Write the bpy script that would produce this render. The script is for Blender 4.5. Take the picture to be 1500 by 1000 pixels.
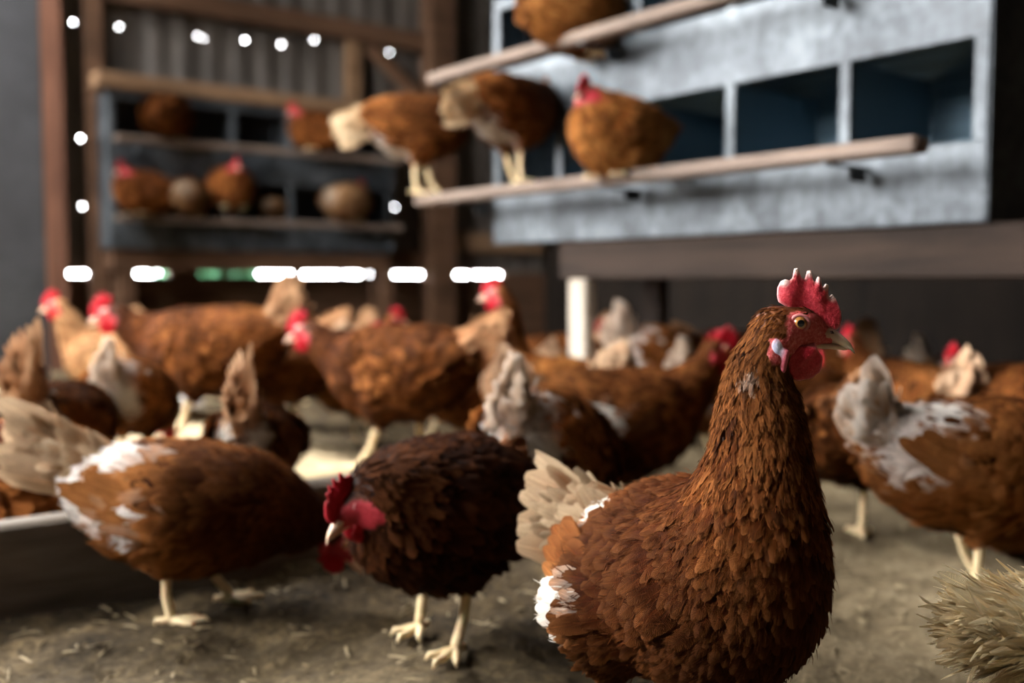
import bpy, math, random
import numpy as np
import bmesh
from mathutils import Vector, Matrix

random.seed(7)
for o in list(bpy.data.objects):
    bpy.data.objects.remove(o)
S = bpy.context.scene
COL = S.collection

# ------------------------------------------------------------------ camera, sky, light, exposure
CAMZ, FPX, TILT = 0.46, 1458.0, math.radians(3.61)
cam_d = bpy.data.cameras.new('camera')
cam_d.sensor_width = 36.0
cam_d.lens = 35.0
cam_d.clip_start = 0.05
cam_d.dof.use_dof = True
cam_d.dof.focus_distance = 0.815
cam_d.dof.aperture_fstop = 2.7
cam = bpy.data.objects.new('camera', cam_d)
cam.location = (0, 0, CAMZ)
cam.rotation_euler = (math.radians(90) - TILT, 0, 0)
COL.objects.link(cam)
S.camera = cam

w = bpy.data.worlds.new('daylight')
S.world = w
w.use_nodes = True
bg = w.node_tree.nodes['Background']
bg.inputs[0].default_value = (0.97, 0.98, 1.0, 1)
bg.inputs[1].default_value = 26.0

S.view_settings.view_transform = 'Standard'
S.view_settings.look = 'None'
S.view_settings.gamma = 1.0
S.view_settings.use_curve_mapping = False
S.view_settings.exposure = 1.0

# barn axes: E runs along the far wall, D runs away into the barn; both turned 38 degrees from the camera
TH = math.radians(38)
Ex, Ey = math.cos(TH), math.sin(TH)
Dx, Dy = -math.sin(TH), math.cos(TH)
def bw(e, d, z=0.0):
    return Vector((e*Ex + d*Dx, e*Ey + d*Dy, z))
def to_ed(x, y):
    return x*Ex + y*Ey, x*Dx + y*Dy

D_FAR, E_LEFT, E_RIGHT, D_BACK, Z_CEIL = 5.05, -1.9, 4.2, -2.2, 2.7
FARWIN = (-1.7, 0.0, 1.2, 2.5)      # e0 e1 z0 z1 of the open hatch in the far wall
LEFTWIN = (1.1, 3.3, 1.3, 2.5)         # d0 d1 z0 z1 of the opening in the left wall

ROOFLIGHT = (-1.4, 0.6, 2.8, 4.7)         # e0 e1 d0 d1 of the open roof light

def portal(name, loc, rotz, sx, sy):
    l = bpy.data.lights.new(name, 'AREA')
    l.shape = 'RECTANGLE'
    l.size, l.size_y = sx, sy
    l.cycles.is_portal = True
    o = bpy.data.objects.new(name, l)
    o.location = loc
    o.rotation_euler = (math.radians(90), 0, rotz)
    COL.objects.link(o)
    return o
# area portals lying in the two openings the daylight comes through
portal('daylight_far_opening', bw((FARWIN[0]+FARWIN[1])/2, D_FAR, (FARWIN[2]+FARWIN[3])/2), TH,
       FARWIN[1]-FARWIN[0], FARWIN[3]-FARWIN[2])
portal('daylight_left_opening', bw(E_LEFT, (LEFTWIN[0]+LEFTWIN[1])/2, (LEFTWIN[2]+LEFTWIN[3])/2), TH+math.pi/2,
       LEFTWIN[1]-LEFTWIN[0], LEFTWIN[3]-LEFTWIN[2])

rl = portal('daylight_roof_light', bw((ROOFLIGHT[0]+ROOFLIGHT[1])/2, (ROOFLIGHT[2]+ROOFLIGHT[3])/2, Z_CEIL), TH,
            ROOFLIGHT[1]-ROOFLIGHT[0], ROOFLIGHT[3]-ROOFLIGHT[2])
rl.rotation_euler = (0, 0, TH)

# ------------------------------------------------------------------ object helpers
def link(o, parent=None):
    COL.objects.link(o)
    if parent is not None:
        o.parent = parent
    return o
def tag(o, label=None, cat=None, group=None, kind=None):
    if label: o['label'] = label
    if cat: o['category'] = cat
    if group: o['group'] = group
    if kind: o['kind'] = kind
    return o
def empty(name, loc=(0, 0, 0), rz=0.0):
    o = bpy.data.objects.new(name, None)
    o.empty_display_size = 0.05
    o.location = loc
    o.rotation_euler = (0, 0, rz)
    return link(o)
def obj(name, me, parent=None, loc=None, rz=0.0):
    o = bpy.data.objects.new(name, me)
    if loc is not None:
        o.location = loc
        o.rotation_euler = (0, 0, rz)
    return link(o, parent)
def copy_tree(src, parent=None):
    c = src.copy()
    COL.objects.link(c)
    if parent is not None:
        c.parent = parent
    for ch in list(src.children):
        copy_tree(ch, c)
    return c
def make_mesh(name, V, F, mats, mat_idx=None, cols=None, uvs=None, smooth=True, attrs=None):
    """V (n,3); F list of index arrays each (m,k)"""
    me = bpy.data.meshes.new(name)
    V = np.asarray(V, dtype=np.float32)
    Fs = [np.asarray(f, dtype=np.int32) for f in F if len(f)]
    nl = sum(f.size for f in Fs); nf = sum(len(f) for f in Fs)
    me.vertices.add(len(V)); me.loops.add(nl); me.polygons.add(nf)
    me.vertices.foreach_set('co', V.ravel())
    me.loops.foreach_set('vertex_index', np.concatenate([f.ravel() for f in Fs]))
    tot = np.concatenate([np.full(len(f), f.shape[1], dtype=np.int32) for f in Fs])
    st = np.concatenate([[0], np.cumsum(tot)[:-1]]).astype(np.int32)
    me.polygons.foreach_set('loop_start', st)
    me.polygons.foreach_set('loop_total', tot)
    me.polygons.foreach_set('use_smooth', np.full(nf, smooth, dtype=bool))
    if mat_idx is not None:
        me.polygons.foreach_set('material_index', np.asarray(mat_idx, dtype=np.int32))
    for m in mats:
        me.materials.append(m)
    if cols is not None:
        a = me.attributes.new('Col', 'FLOAT_COLOR', 'POINT')
        c4 = np.ones((len(V), 4), dtype=np.float32); c4[:, :3] = cols
        a.data.foreach_set('color', c4.ravel())
    for k, v in (attrs or {}).items():
        a = me.attributes.new(k, 'FLOAT', 'POINT')
        a.data.foreach_set('value', np.asarray(v, dtype=np.float32))
    if uvs is not None:
        ul = me.uv_layers.new(name='UVMap')
        li = np.concatenate([f.ravel() for f in Fs])
        ul.data.foreach_set('uv', np.asarray(uvs, dtype=np.float32)[li].ravel())
    me.update(calc_edges=True)
    me.validate()
    return me

def recalc(me):
    bm = bmesh.new(); bm.from_mesh(me)
    bmesh.ops.recalc_face_normals(bm, faces=bm.faces)
    bm.to_mesh(me); bm.free()
    return me

class MB:
    """collects boxes, bars and tubes into one mesh"""
    def __init__(self): self.v = []; self.q = []; self.t = []; self.n = 0
    def add(self, V, Q=(), T=()):
        self.v.append(np.asarray(V, dtype=float))
        if len(Q): self.q.append(np.asarray(Q) + self.n)
        if len(T): self.t.append(np.asarray(T) + self.n)
        self.n += len(V)
    def box(self, x0, x1, y0, y1, z0, z1, bev=0.0, M=None):
        b = min(bev, (x1-x0)*.45, (y1-y0)*.45, (z1-z0)*.45)
        if b <= 0:
            V = np.array([[x, y, z] for x in (x0, x1) for y in (y0, y1) for z in (z0, z1)])
            Q = [[0, 1, 3, 2], [4, 6, 7, 5], [0, 4, 5, 1], [2, 3, 7, 6], [0, 2, 6, 4], [1, 5, 7, 3]]
            T = []
        else:
            V = []; idx = {}
            for i, x in enumerate((x0, x1)):
                for j, y in enumerate((y0, y1)):
                    for k, z in enumerate((z0, z1)):
                        sx, sy, sz = (b, -b)[i], (b, -b)[j], (b, -b)[k]
                        for a, p in enumerate(((x, y+sy, z+sz), (x+sx, y, z+sz), (x+sx, y+sy, z))):
                            idx[(i, j, k, a)] = len(V); V.append(p)
            Q = []; T = []
            g = lambda i, j, k, a: idx[(i, j, k, a)]
            for i in (0, 1):
                q = [g(i, 0, 0, 0), g(i, 0, 1, 0), g(i, 1, 1, 0), g(i, 1, 0, 0)]; Q.append(q if i == 0 else q[::-1])
                q = [g(0, i, 0, 1), g(1, i, 0, 1), g(1, i, 1, 1), g(0, i, 1, 1)]; Q.append(q if i == 0 else q[::-1])
                q = [g(0, 0, i, 2), g(0, 1, i, 2), g(1, 1, i, 2), g(1, 0, i, 2)]; Q.append(q if i == 0 else q[::-1])
            for j in (0, 1):
                for k in (0, 1):
                    q = [g(0, j, k, 1), g(1, j, k, 1), g(1, j, k, 2), g(0, j, k, 2)]; Q.append(q if (j+k) % 2 else q[::-1])
                    q = [g(j, 0, k, 0), g(j, 1, k, 0), g(j, 1, k, 2), g(j, 0, k, 2)]; Q.append(q if (j+k) % 2 == 0 else q[::-1])
                    q = [g(j, k, 0, 0), g(j, k, 1, 0), g(j, k, 1, 1), g(j, k, 0, 1)]; Q.append(q if (j+k) % 2 else q[::-1])
            for i in (0, 1):
                for j in (0, 1):
                    for k in (0, 1):
                        t = [g(i, j, k, 0), g(i, j, k, 1), g(i, j, k, 2)]; T.append(t if (i+j+k) % 2 == 0 else t[::-1])
            V = np.array(V)
        if M is not None:
            V = np.array([M @ Vector(p) for p in V])
        self.add(V, Q, T)
    def tube(self, pts, rad, n=8, squash=1.0):
        pts = np.asarray(pts, float); rad = np.asarray(rad, float)
        T = np.gradient(pts, axis=0); T /= np.linalg.norm(T, axis=1)[:, None] + 1e-9
        ref = np.array([0, 0, 1.0]) if abs(T[0, 2]) < .9 else np.array([1.0, 0, 0])
        V = []
        for p, t, r in zip(pts, T, rad):
            a = np.cross(t, ref); a /= np.linalg.norm(a) + 1e-9
            b = np.cross(a, t)
            for k in range(n):
                an = 2*math.pi*k/n
                V.append(p + r*(math.cos(an)*a + squash*math.sin(an)*b))
        Q = []
        m = len(pts)
        for i in range(m-1):
            for k in range(n):
                k2 = (k+1) % n
                Q.append([i*n+k, i*n+k2, (i+1)*n+k2, (i+1)*n+k])
        c0 = len(V); V.append(pts[0]); V.append(pts[-1])
        Tt = []
        for k in range(n):
            k2 = (k+1) % n
            Tt.append([c0, k2, k]); Tt.append([c0+1, (m-1)*n+k, (m-1)*n+k2])
        self.add(V, Q, Tt)
    def data(self):
        V = np.concatenate(self.v)
        return V, [np.concatenate(self.q) if self.q else np.zeros((0, 4), int), np.concatenate(self.t) if self.t else np.zeros((0, 3), int)]
    def mesh(self, name, mat, smooth=False):
        V, F = self.data()
        return recalc(make_mesh(name, V, F, [mat], smooth=smooth))
    def build(self, name, mat, parent=None, smooth=False, loc=None, rz=0.0):
        return obj(name, self.mesh(name, mat, smooth), parent, loc, rz)

# ------------------------------------------------------------------ materials
def new_mat(name):
    m = bpy.data.materials.new(name); m.use_nodes = True
    nt = m.node_tree
    return m, nt, nt.nodes['Principled BSDF']
def nd(nt, t, **kw):
    n = nt.nodes.new(t)
    for k, v in kw.items():
        setattr(n, k, v)
    return n
def ramp(nt, fac, stops):
    r = nd(nt, 'ShaderNodeValToRGB')
    e = r.color_ramp.elements
    while len(e) < len(stops): e.new(0.5)
    for el, (p, c) in zip(e, stops):
        el.position = p; el.color = (*c, 1)
    nt.links.new(fac, r.inputs[0])
    return r.outputs[0]
def noise(nt, scale, detail=4, rough=.6, vec=None, dist=0.0):
    n = nd(nt, 'ShaderNodeTexNoise')
    n.inputs['Scale'].default_value = scale; n.inputs['Detail'].default_value = detail
    n.inputs['Roughness'].default_value = rough; n.inputs['Distortion'].default_value = dist
    if vec is not None: nt.links.new(vec, n.inputs['Vector'])
    return n.outputs[0]
def coords(nt, scale=(1, 1, 1), which='Object'):
    t = nd(nt, 'ShaderNodeTexCoord'); mp = nd(nt, 'ShaderNodeMapping')
    mp.inputs['Scale'].default_value = scale
    nt.links.new(t.outputs[which], mp.inputs['Vector'])
    return mp.outputs[0]
def bump(nt, h, strength, dist, bsdf):
    b = nd(nt, 'ShaderNodeBump')
    b.inputs['Strength'].default_value = strength; b.inputs['Distance'].default_value = dist
    nt.links.new(h, b.inputs['Height']); nt.links.new(b.outputs[0], bsdf.inputs['Normal'])
def math_n(nt, op, a, b=None, c=None):
    n = nd(nt, 'ShaderNodeMath', operation=op)
    for i, x in enumerate((a, b, c)):
        if x is None: continue
        if isinstance(x, (int, float)): n.inputs[i].default_value = x
        else: nt.links.new(x, n.inputs[i])
    return n.outputs[0]

def feather_material(name, translucent=.15, rough=.68):
    m, nt, b = new_mat(name)
    at = nd(nt, 'ShaderNodeAttribute', attribute_name='Col')
    uv = nd(nt, 'ShaderNodeUVMap', uv_map='UVMap')
    sp = nd(nt, 'ShaderNodeSeparateXYZ'); nt.links.new(uv.outputs[0], sp.inputs[0])
    au = math_n(nt, 'ABSOLUTE', math_n(nt, 'SUBTRACT', sp.outputs[0], .5))
    nz = noise(nt, 140, 2, .6, coords(nt))
    ph = math_n(nt, 'ADD', math_n(nt, 'MULTIPLY', sp.outputs[1], 150.0), math_n(nt, 'MULTIPLY', au, -70.0))
    ph = math_n(nt, 'ADD', ph, math_n(nt, 'MULTIPLY', nz, 9.0))
    st = math_n(nt, 'SINE', ph)
    shaft = math_n(nt, 'LESS_THAN', au, .035)
    val = math_n(nt, 'ADD', math_n(nt, 'MULTIPLY_ADD', st, .36, .90), math_n(nt, 'MULTIPLY', shaft, .35))
    hs = nd(nt, 'ShaderNodeHueSaturation')
    nt.links.new(at.outputs['Color'], hs.inputs['Color']); nt.links.new(val, hs.inputs['Value'])
    nt.links.new(hs.outputs[0], b.inputs['Base Color'])
    b.inputs['Roughness'].default_value = rough
    b.inputs['Specular IOR Level'].default_value = .03
    bump(nt, st, .6, .0007, b)
    tr = nd(nt, 'ShaderNodeBsdfTranslucent'); nt.links.new(hs.outputs[0], tr.inputs[0])
    mx = nd(nt, 'ShaderNodeMixShader'); mx.inputs[0].default_value = translucent
    out = nt.nodes['Material Output']
    nt.links.new(b.outputs[0], mx.inputs[1]); nt.links.new(tr.outputs[0], mx.inputs[2]); nt.links.new(mx.outputs[0], out.inputs[0])
    return m
M_FEATHER = feather_material('feather')

def body_material(nm, k0, k1, k2):
    m, nt, b = new_mat(nm)
    at = nd(nt, 'ShaderNodeAttribute', attribute_name='Col')
    sk = nd(nt, 'ShaderNodeAttribute', attribute_name='skin')
    n1 = noise(nt, 420, 4, .65, coords(nt))
    n2 = noise(nt, 130, 3, .6, coords(nt), 1.2)
    skin = ramp(nt, n1, [(.25, k0), (.5, k1), (.75, k2)])
    mx = nd(nt, 'ShaderNodeMix', data_type='RGBA')
    nt.links.new(sk.outputs['Fac'], mx.inputs[0]); nt.links.new(at.outputs['Color'], mx.inputs[6]); nt.links.new(skin, mx.inputs[7])
    nt.links.new(mx.outputs[2], b.inputs['Base Color'])
    b.inputs['Roughness'].default_value = .55
    b.inputs['Specular IOR Level'].default_value = .2
    bump(nt, math_n(nt, 'ADD', n1, math_n(nt, 'MULTIPLY', n2, 1.2)), .55, .0016, b)
    return m
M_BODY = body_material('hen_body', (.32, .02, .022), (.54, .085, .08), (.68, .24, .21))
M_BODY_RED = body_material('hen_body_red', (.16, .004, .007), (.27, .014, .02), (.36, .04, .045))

def flesh_material(name, c0, c1, rough, scale, strength=.4, attr=None, tip=None):
    m, nt, b = new_mat(name)
    n1 = noise(nt, scale, 4, .7, coords(nt))
    v = nd(nt, 'ShaderNodeTexVoronoi'); v.inputs['Scale'].default_value = scale*1.6
    nt.links.new(coords(nt), v.inputs['Vector'])
    c = ramp(nt, n1, [(.3, c0), (.7, c1)])
    if attr:
        at = nd(nt, 'ShaderNodeAttribute', attribute_name=attr)
        mx = nd(nt, 'ShaderNodeMix', data_type='RGBA')
        nt.links.new(at.outputs['Fac'], mx.inputs[0]); nt.links.new(c, mx.inputs[6])
        mx.inputs[7].default_value = (*tip, 1)
        c = mx.outputs[2]
    nt.links.new(c, b.inputs['Base Color'])
    b.inputs['Roughness'].default_value = rough
    b.inputs['Specular IOR Level'].default_value = .12 if 'deep' in name else .4
    b.inputs['Subsurface Weight'].default_value = .12
    b.inputs['Subsurface Radius'].default_value = (.004, .0012, .0008)
    bump(nt, math_n(nt, 'ADD', n1, math_n(nt, 'MULTIPLY', v.outputs[0], .8)), strength, .0012, b)
    return m
M_COMB = flesh_material('comb_red', (.42, .008, .022), (.66, .06, .075), .48, 420, .5, 'tip', (.80, .62, .54))
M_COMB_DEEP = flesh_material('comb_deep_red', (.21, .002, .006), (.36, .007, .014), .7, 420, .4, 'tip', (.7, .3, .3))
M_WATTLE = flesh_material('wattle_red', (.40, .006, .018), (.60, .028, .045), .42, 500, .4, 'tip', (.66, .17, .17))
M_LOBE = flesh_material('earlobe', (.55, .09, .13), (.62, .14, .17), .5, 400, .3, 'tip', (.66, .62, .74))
M_BEAK = flesh_material('beak_horn', (.46, .25, .16), (.60, .38, .25), .35, 160, .15, 'tip', (.82, .70, .56))
M_SHANK = flesh_material('shank', (.55, .40, .20), (.68, .54, .32), .55, 260, .5)
def plain(name, c, rough=.5, metal=0.0, coat=0.0):
    m, nt, b = new_mat(name)
    n1 = noise(nt, 900, 2, .5, coords(nt))
    nt.links.new(ramp(nt, n1, [(.2, tuple(x*.8 for x in c)), (.8, c)]), b.inputs['Base Color'])
    b.inputs['Roughness'].default_value = rough; b.inputs['Metallic'].default_value = metal
    b.inputs['Coat Weight'].default_value = coat
    return m
M_IRIS = plain('iris', (.42, .17, .04), .12, 0, 1.0)
M_PUPIL = plain('pupil', (.004, .004, .005), .06, 0, 1.0)
M_LID = plain('eyelid', (.62, .22, .20), .5)
M_NOSTRIL = plain('nostril', (.05, .015, .01), .7)

def wood(name, dark, light, scale=1.0, axis=0, rough=.75):
    m, nt, b = new_mat(name)
    sc = [14*scale]*3; sc[axis] = 1.1*scale
    v = coords(nt, tuple(sc))
    n1 = noise(nt, 2.2, 6, .65, v, .8)
    n2 = noise(nt, 2.5, 3, .5, coords(nt))
    f = math_n(nt, 'ADD', math_n(nt, 'MULTIPLY', n1, .7), math_n(nt, 'MULTIPLY', n2, .3))
    c = ramp(nt, f, [(.34, dark), (.5, tuple((a+b_)/2 for a, b_ in zip(dark, light))), (.68, light)])
    nt.links.new(c, b.inputs['Base Color'])
    b.inputs['Roughness'].default_value = rough
    b.inputs['Specular IOR Level'].default_value = .12
    bump(nt, n1, .35, .004, b)
    return m
M_PERCH = wood('perch_wood', (.065, .047, .036), (.21, .155, .12), 1.5)
M_STAND_SHADED = wood('shaded_weathered_wood', (.010, .006, .004), (.036, .022, .0145), .8)  # beams and rear legs: shade under the box put into the wood colour
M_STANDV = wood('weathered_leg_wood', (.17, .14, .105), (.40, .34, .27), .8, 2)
M_POST = wood('reddish_post_wood', (.045, .019, .012), (.15, .068, .040), .8, 2)
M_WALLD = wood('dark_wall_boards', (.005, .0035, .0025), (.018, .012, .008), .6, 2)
M_DARKW = wood('dark_beam_wood', (.035, .018, .010), (.12, .062, .034), .8)
M_TANB = wood('tan_board_wood', (.09, .05, .026), (.22, .13, .07), .8)
M_KERB = wood('grey_kerb_wood', (.055, .045, .036), (.20, .165, .13), .8)
M_GREYB = wood('pale_board_wood', (.30, .27, .23), (.55, .50, .44), 1.0)

def galvanised():
    m, nt, b = new_mat('galvanised_sheet')
    v = nd(nt, 'ShaderNodeTexVoronoi'); v.inputs['Scale'].default_value = 42
    nt.links.new(coords(nt), v.inputs['Vector'])
    n1 = noise(nt, 5, 5, .62, coords(nt), .6)
    n2 = noise(nt, 3.0, 6, .7, coords(nt, (6, 6, 1.2)), .8)
    f = math_n(nt, 'ADD', math_n(nt, 'MULTIPLY', n1, .55), math_n(nt, 'ADD', math_n(nt, 'MULTIPLY', n2, .35), math_n(nt, 'MULTIPLY', v.outputs[0], .12)))
    c = ramp(nt, f, [(.34, (.011, .013, .0145)), (.48, (.041, .047, .052)), (.64, (.110, .123, .131))])
    nt.links.new(c, b.inputs['Base Color'])
    b.inputs['Metallic'].default_value = .45
    r = nd(nt, 'ShaderNodeMapRange'); r.inputs[3].default_value = .38; r.inputs[4].default_value = .62
    nt.links.new(n1, r.inputs[0]); nt.links.new(r.outputs[0], b.inputs['Roughness'])
    bump(nt, n2, .15, .004, b)
    return m
M_GALV = galvanised()
M_GALVDARK = plain('dark_steel', (.022, .025, .028), .7, .1)  # near-black steel for the cell insides of the far box
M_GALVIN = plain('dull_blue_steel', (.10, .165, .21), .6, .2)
def corrugated():
    m, nt, b = new_mat('corrugated_sheet')
    n1 = noise(nt, 2.2, 6, .65, coords(nt, (3, 3, .7)), .8)
    c = ramp(nt, n1, [(.3, (.045, .037, .030)), (.55, (.095, .080, .066)), (.75, (.145, .125, .105))])
    nt.links.new(c, b.inputs['Base Color'])
    b.inputs['Metallic'].default_value = .15; b.inputs['Roughness'].default_value = .55
    return m
M_CORR = corrugated()
def mottled(name, dark, light, scale, rough=.9, strength=.5):
    m, nt, b = new_mat(name)
    n1 = noise(nt, scale, 8, .68, coords(nt))
    nt.links.new(ramp(nt, n1, [(.32, dark), (.68, light)]), b.inputs['Base Color'])
    b.inputs['Roughness'].default_value = rough
    bump(nt, n1, strength, .02, b)
    return m
M_PIER = mottled('grey_pier', (.004, .004, .0046), (.015, .015, .0165), 9)
M_CEIL = mottled('ceiling_boards', (.05, .04, .03), (.14, .11, .08), 4)
M_LEAF = mottled('hedge_leaf', (.02, .09, .045), (.06, .20, .10), 8)
M_GRASS = mottled('outside_ground', (.10, .14, .05), (.22, .24, .12), 3)

def litter_material():  # pale tone paints in the light on the raised floor, dark tone the shade
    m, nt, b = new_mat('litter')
    at = nd(nt, 'ShaderNodeAttribute', attribute_name='lit_tone')
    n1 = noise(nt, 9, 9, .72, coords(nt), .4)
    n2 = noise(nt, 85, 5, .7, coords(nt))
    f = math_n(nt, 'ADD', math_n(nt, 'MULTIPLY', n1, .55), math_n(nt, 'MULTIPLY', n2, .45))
    shade_tone = ramp(nt, f, [(.36, (.008, .0048, .002)), (.50, (.036, .0235, .0100)), (.64, (.115, .078, .036))])
    lit_tone = ramp(nt, f, [(.34, (.22, .155, .080)), (.5, (.43, .33, .19)), (.66, (.64, .53, .35))])
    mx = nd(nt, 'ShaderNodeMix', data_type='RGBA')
    nt.links.new(at.outputs['Fac'], mx.inputs[0]); nt.links.new(shade_tone, mx.inputs[6]); nt.links.new(lit_tone, mx.inputs[7])
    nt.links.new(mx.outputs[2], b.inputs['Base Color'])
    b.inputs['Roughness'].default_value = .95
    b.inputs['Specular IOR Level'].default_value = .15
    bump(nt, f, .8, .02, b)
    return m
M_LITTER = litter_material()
M_CHIP = mottled('straw', (.12, .085, .04), (.28, .21, .11), 20, .8, .2)

# ------------------------------------------------------------------ implicit surfaces
def surfnet(f, lo, hi, h, newton=2):
    lo = np.array(lo, float); hi = np.array(hi, float)
    n = np.ceil((hi-lo)/h).astype(int) + 1
    ax = [lo[i] + h*np.arange(n[i]) for i in range(3)]
    V = np.empty(n, np.float32)
    for i in range(n[0]):
        Y, Z = np.meshgrid(ax[1], ax[2], indexing='ij')
        P = np.stack([np.full(Y.size, ax[0][i]), Y.ravel(), Z.ravel()], 1)
        V[i] = f(P).reshape(Y.shape)
    Sg = V < 0
    c = np.zeros(np.array(n)-1, np.int32)
    for dx in (0, 1):
        for dy in (0, 1):
            for dz in (0, 1):
                c += Sg[dx:n[0]-1+dx, dy:n[1]-1+dy, dz:n[2]-1+dz]
    act = (c > 0) & (c < 8)
    idx = np.full(act.shape, -1, np.int64); ii = np.argwhere(act); idx[act] = np.arange(len(ii))
    acc = np.zeros((len(ii), 3)); cnt = np.zeros(len(ii))
    for a in range(3):
        o1, o2 = [k for k in range(3) if k != a]
        for u in (0, 1):
            for v in (0, 1):
                p0 = ii.copy(); p0[:, o1] += u; p0[:, o2] += v
                p1 = p0.copy(); p1[:, a] += 1
                v0 = V[tuple(p0.T)]; v1 = V[tuple(p1.T)]
                m = (v0 < 0) != (v1 < 0)
                t = v0[m]/(v0[m]-v1[m])
                q = p0[m].astype(float); q[:, a] += t
                acc[m] += q; cnt[m] += 1
    P = lo + h*(acc/cnt[:, None])
    quads = []
    for a in range(3):
        b_, c_ = (a+1) % 3, (a+2) % 3
        sl0 = [slice(None)]*3; sl1 = [slice(None)]*3
        sl0[a] = slice(0, n[a]-1); sl1[a] = slice(1, n[a])
        ch = Sg[tuple(sl0)] != Sg[tuple(sl1)]
        e = np.argwhere(ch)
        e = e[(e[:, b_] > 0) & (e[:, c_] > 0) & (e[:, b_] < n[b_]-1) & (e[:, c_] < n[c_]-1)]
        inside0 = Sg[tuple(e.T)]
        def cell(db, dc):
            k = e.copy(); k[:, b_] -= db; k[:, c_] -= dc
            return idx[tuple(k.T)]
        q = np.stack([cell(1, 1), cell(0, 1), cell(0, 0), cell(1, 0)], 1)
        q[~inside0] = q[~inside0][:, ::-1]
        quads.append(q)
    F = np.concatenate(quads)
    for _ in range(newton):
        g = grad(f, P); d = f(P)
        P = P - np.clip(d, -h, h)[:, None]*g
    return P, F
def grad(f, P, e=6e-4):
    g = np.empty_like(P)
    for a in range(3):
        d = np.zeros(3); d[a] = e
        g[:, a] = f(P+d)-f(P-d)
    return g/(np.linalg.norm(g, axis=1)[:, None]+1e-12)
def smin(a, b, k):
    h = np.clip(.5+.5*(b-a)/k, 0, 1)
    return b*(1-h)+a*h-k*h*(1-h)
def cone(P, a, b, ra, rb):
    a = np.asarray(a, float); b = np.asarray(b, float)
    ba = b-a; pa = P-a
    h = np.clip(pa@ba/max(ba@ba, 1e-12), 0, 1)
    return np.linalg.norm(pa-h[:, None]*ba, axis=1)-(ra+(rb-ra)*h)
def ellip(P, c, r, R=None):
    q = P-np.asarray(c)
    if R is not None: q = q@R
    q = q/np.asarray(r)
    k0 = np.linalg.norm(q, axis=1); k1 = np.linalg.norm(q/np.asarray(r), axis=1)
    return k0*(k0-1)/(k1+1e-9)
def poly_sdf(p, poly):
    poly = np.asarray(poly, float); n = len(poly)
    d = np.full(len(p), 1e9); s = np.ones(len(p))
    for i in range(n):
        a = poly[i]; b = poly[i-1]
        e = b-a; w_ = p-a
        t = np.clip(w_@e/(e@e), 0, 1)
        d = np.minimum(d, ((w_-t[:, None]*e)**2).sum(1))
        c1 = p[:, 1] >= a[1]; c2 = p[:, 1] < b[1]; c3 = e[0]*w_[:, 1] > e[1]*w_[:, 0]
        fl = (c1 & c2 & c3) | (~c1 & ~c2 & ~c3)
        s[fl] *= -1
    return s*np.sqrt(d)
def fnoise(P, fr, seed=0):
    rs = np.random.RandomState(seed); out = np.zeros(len(P))
    for k in range(5):
        v = rs.normal(size=3); v *= fr*(1+.5*k)/np.linalg.norm(v)
        out += np.sin(P@v+rs.uniform(0, 6.28))/(1+.4*k)
    return out/2.2

# ------------------------------------------------------------------ feathers
def feather_block(root, t, n, L, W, lift, curl, cc, ce, ct, rows, rs, lance=None, fray=.12, bendk=.07):
    """vectorised feathers; arrays over N feathers. cc centre colour, ce edge colour, ct tip colour"""
    N = len(root)
    s = np.cross(n, t); s /= np.linalg.norm(s, axis=1)[:, None]+1e-9
    v = 1-(1-np.linspace(0, 1, rows))**1.45
    wd = np.minimum(1, (v/.22+.12)**.7)*np.sqrt(np.clip(1-np.clip((v-.5)/.5, 0, 1)**2.4, 0, 1))
    wl = np.sin(np.pi*np.clip(v*.96+.03, 0, 1)**.75)**.75
    lance = np.zeros(N) if lance is None else lance
    prof = wd[None]*(1-lance[:, None])+wl[None]*lance[:, None]
    prof = prof*(1+fray*rs.normal(size=(N, rows)))
    prof[:, -1] = .24*(1-.6*lance)*(1+.2*rs.normal(size=N))
    C = np.array([-1., 0, 1.])
    bend = rs.normal(size=N)*bendk
    P = np.empty((N, rows, 3, 3)); K = np.empty((N, rows, 3, 3)); U = np.empty((N, rows, 3, 2))
    up = lift[:, None]*v[None]*(1-.45*v[None])*L[:, None]
    for j, c in enumerate(C):
        fr = (1+.0*v)
        side = c*prof*W[:, None]/2 + bend[:, None]*(v**2)[None]*L[:, None]
        lag = -abs(c)*.10*L[:, None]*np.sin(np.pi*v)[None]
        P[:, :, j] = root[:, None]+t[:, None]*(L[:, None]*v[None]+lag)[..., None]+s[:, None]*side[..., None]+n[:, None]*(up-abs(c)*curl[:, None]*prof*W[:, None])[..., None]
        tipm = np.clip((v-.55)/.45, 0, 1)[None, :, None]
        base = cc if c == 0 else ce
        K[:, :, j] = base[:, None]*(1-tipm)+ct[:, None]*tipm
        U[:, :, j, 0] = (c+1)/2
        U[:, :, j, 1] = v[None]*L[:, None]/.03
    k = np.arange(N)[:, None, None]*rows*3; r = np.arange(rows-1)[None, :, None]*3; j = np.arange(2)[None, None]
    a = (k+r+j)
    F = np.stack([a, a+1, a+4, a+3], -1).reshape(-1, 4)
    return P.reshape(-1, 3), F, K.reshape(-1, 3), U.reshape(-1, 2)
def join_blocks(bl):
    V, F, K, U, n = [], [], [], [], 0
    for p, f, k, u in bl:
        V.append(p); F.append(f+n); K.append(k); U.append(u); n += len(p)
    return np.concatenate(V), np.concatenate(F), np.concatenate(K), np.concatenate(U)

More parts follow.
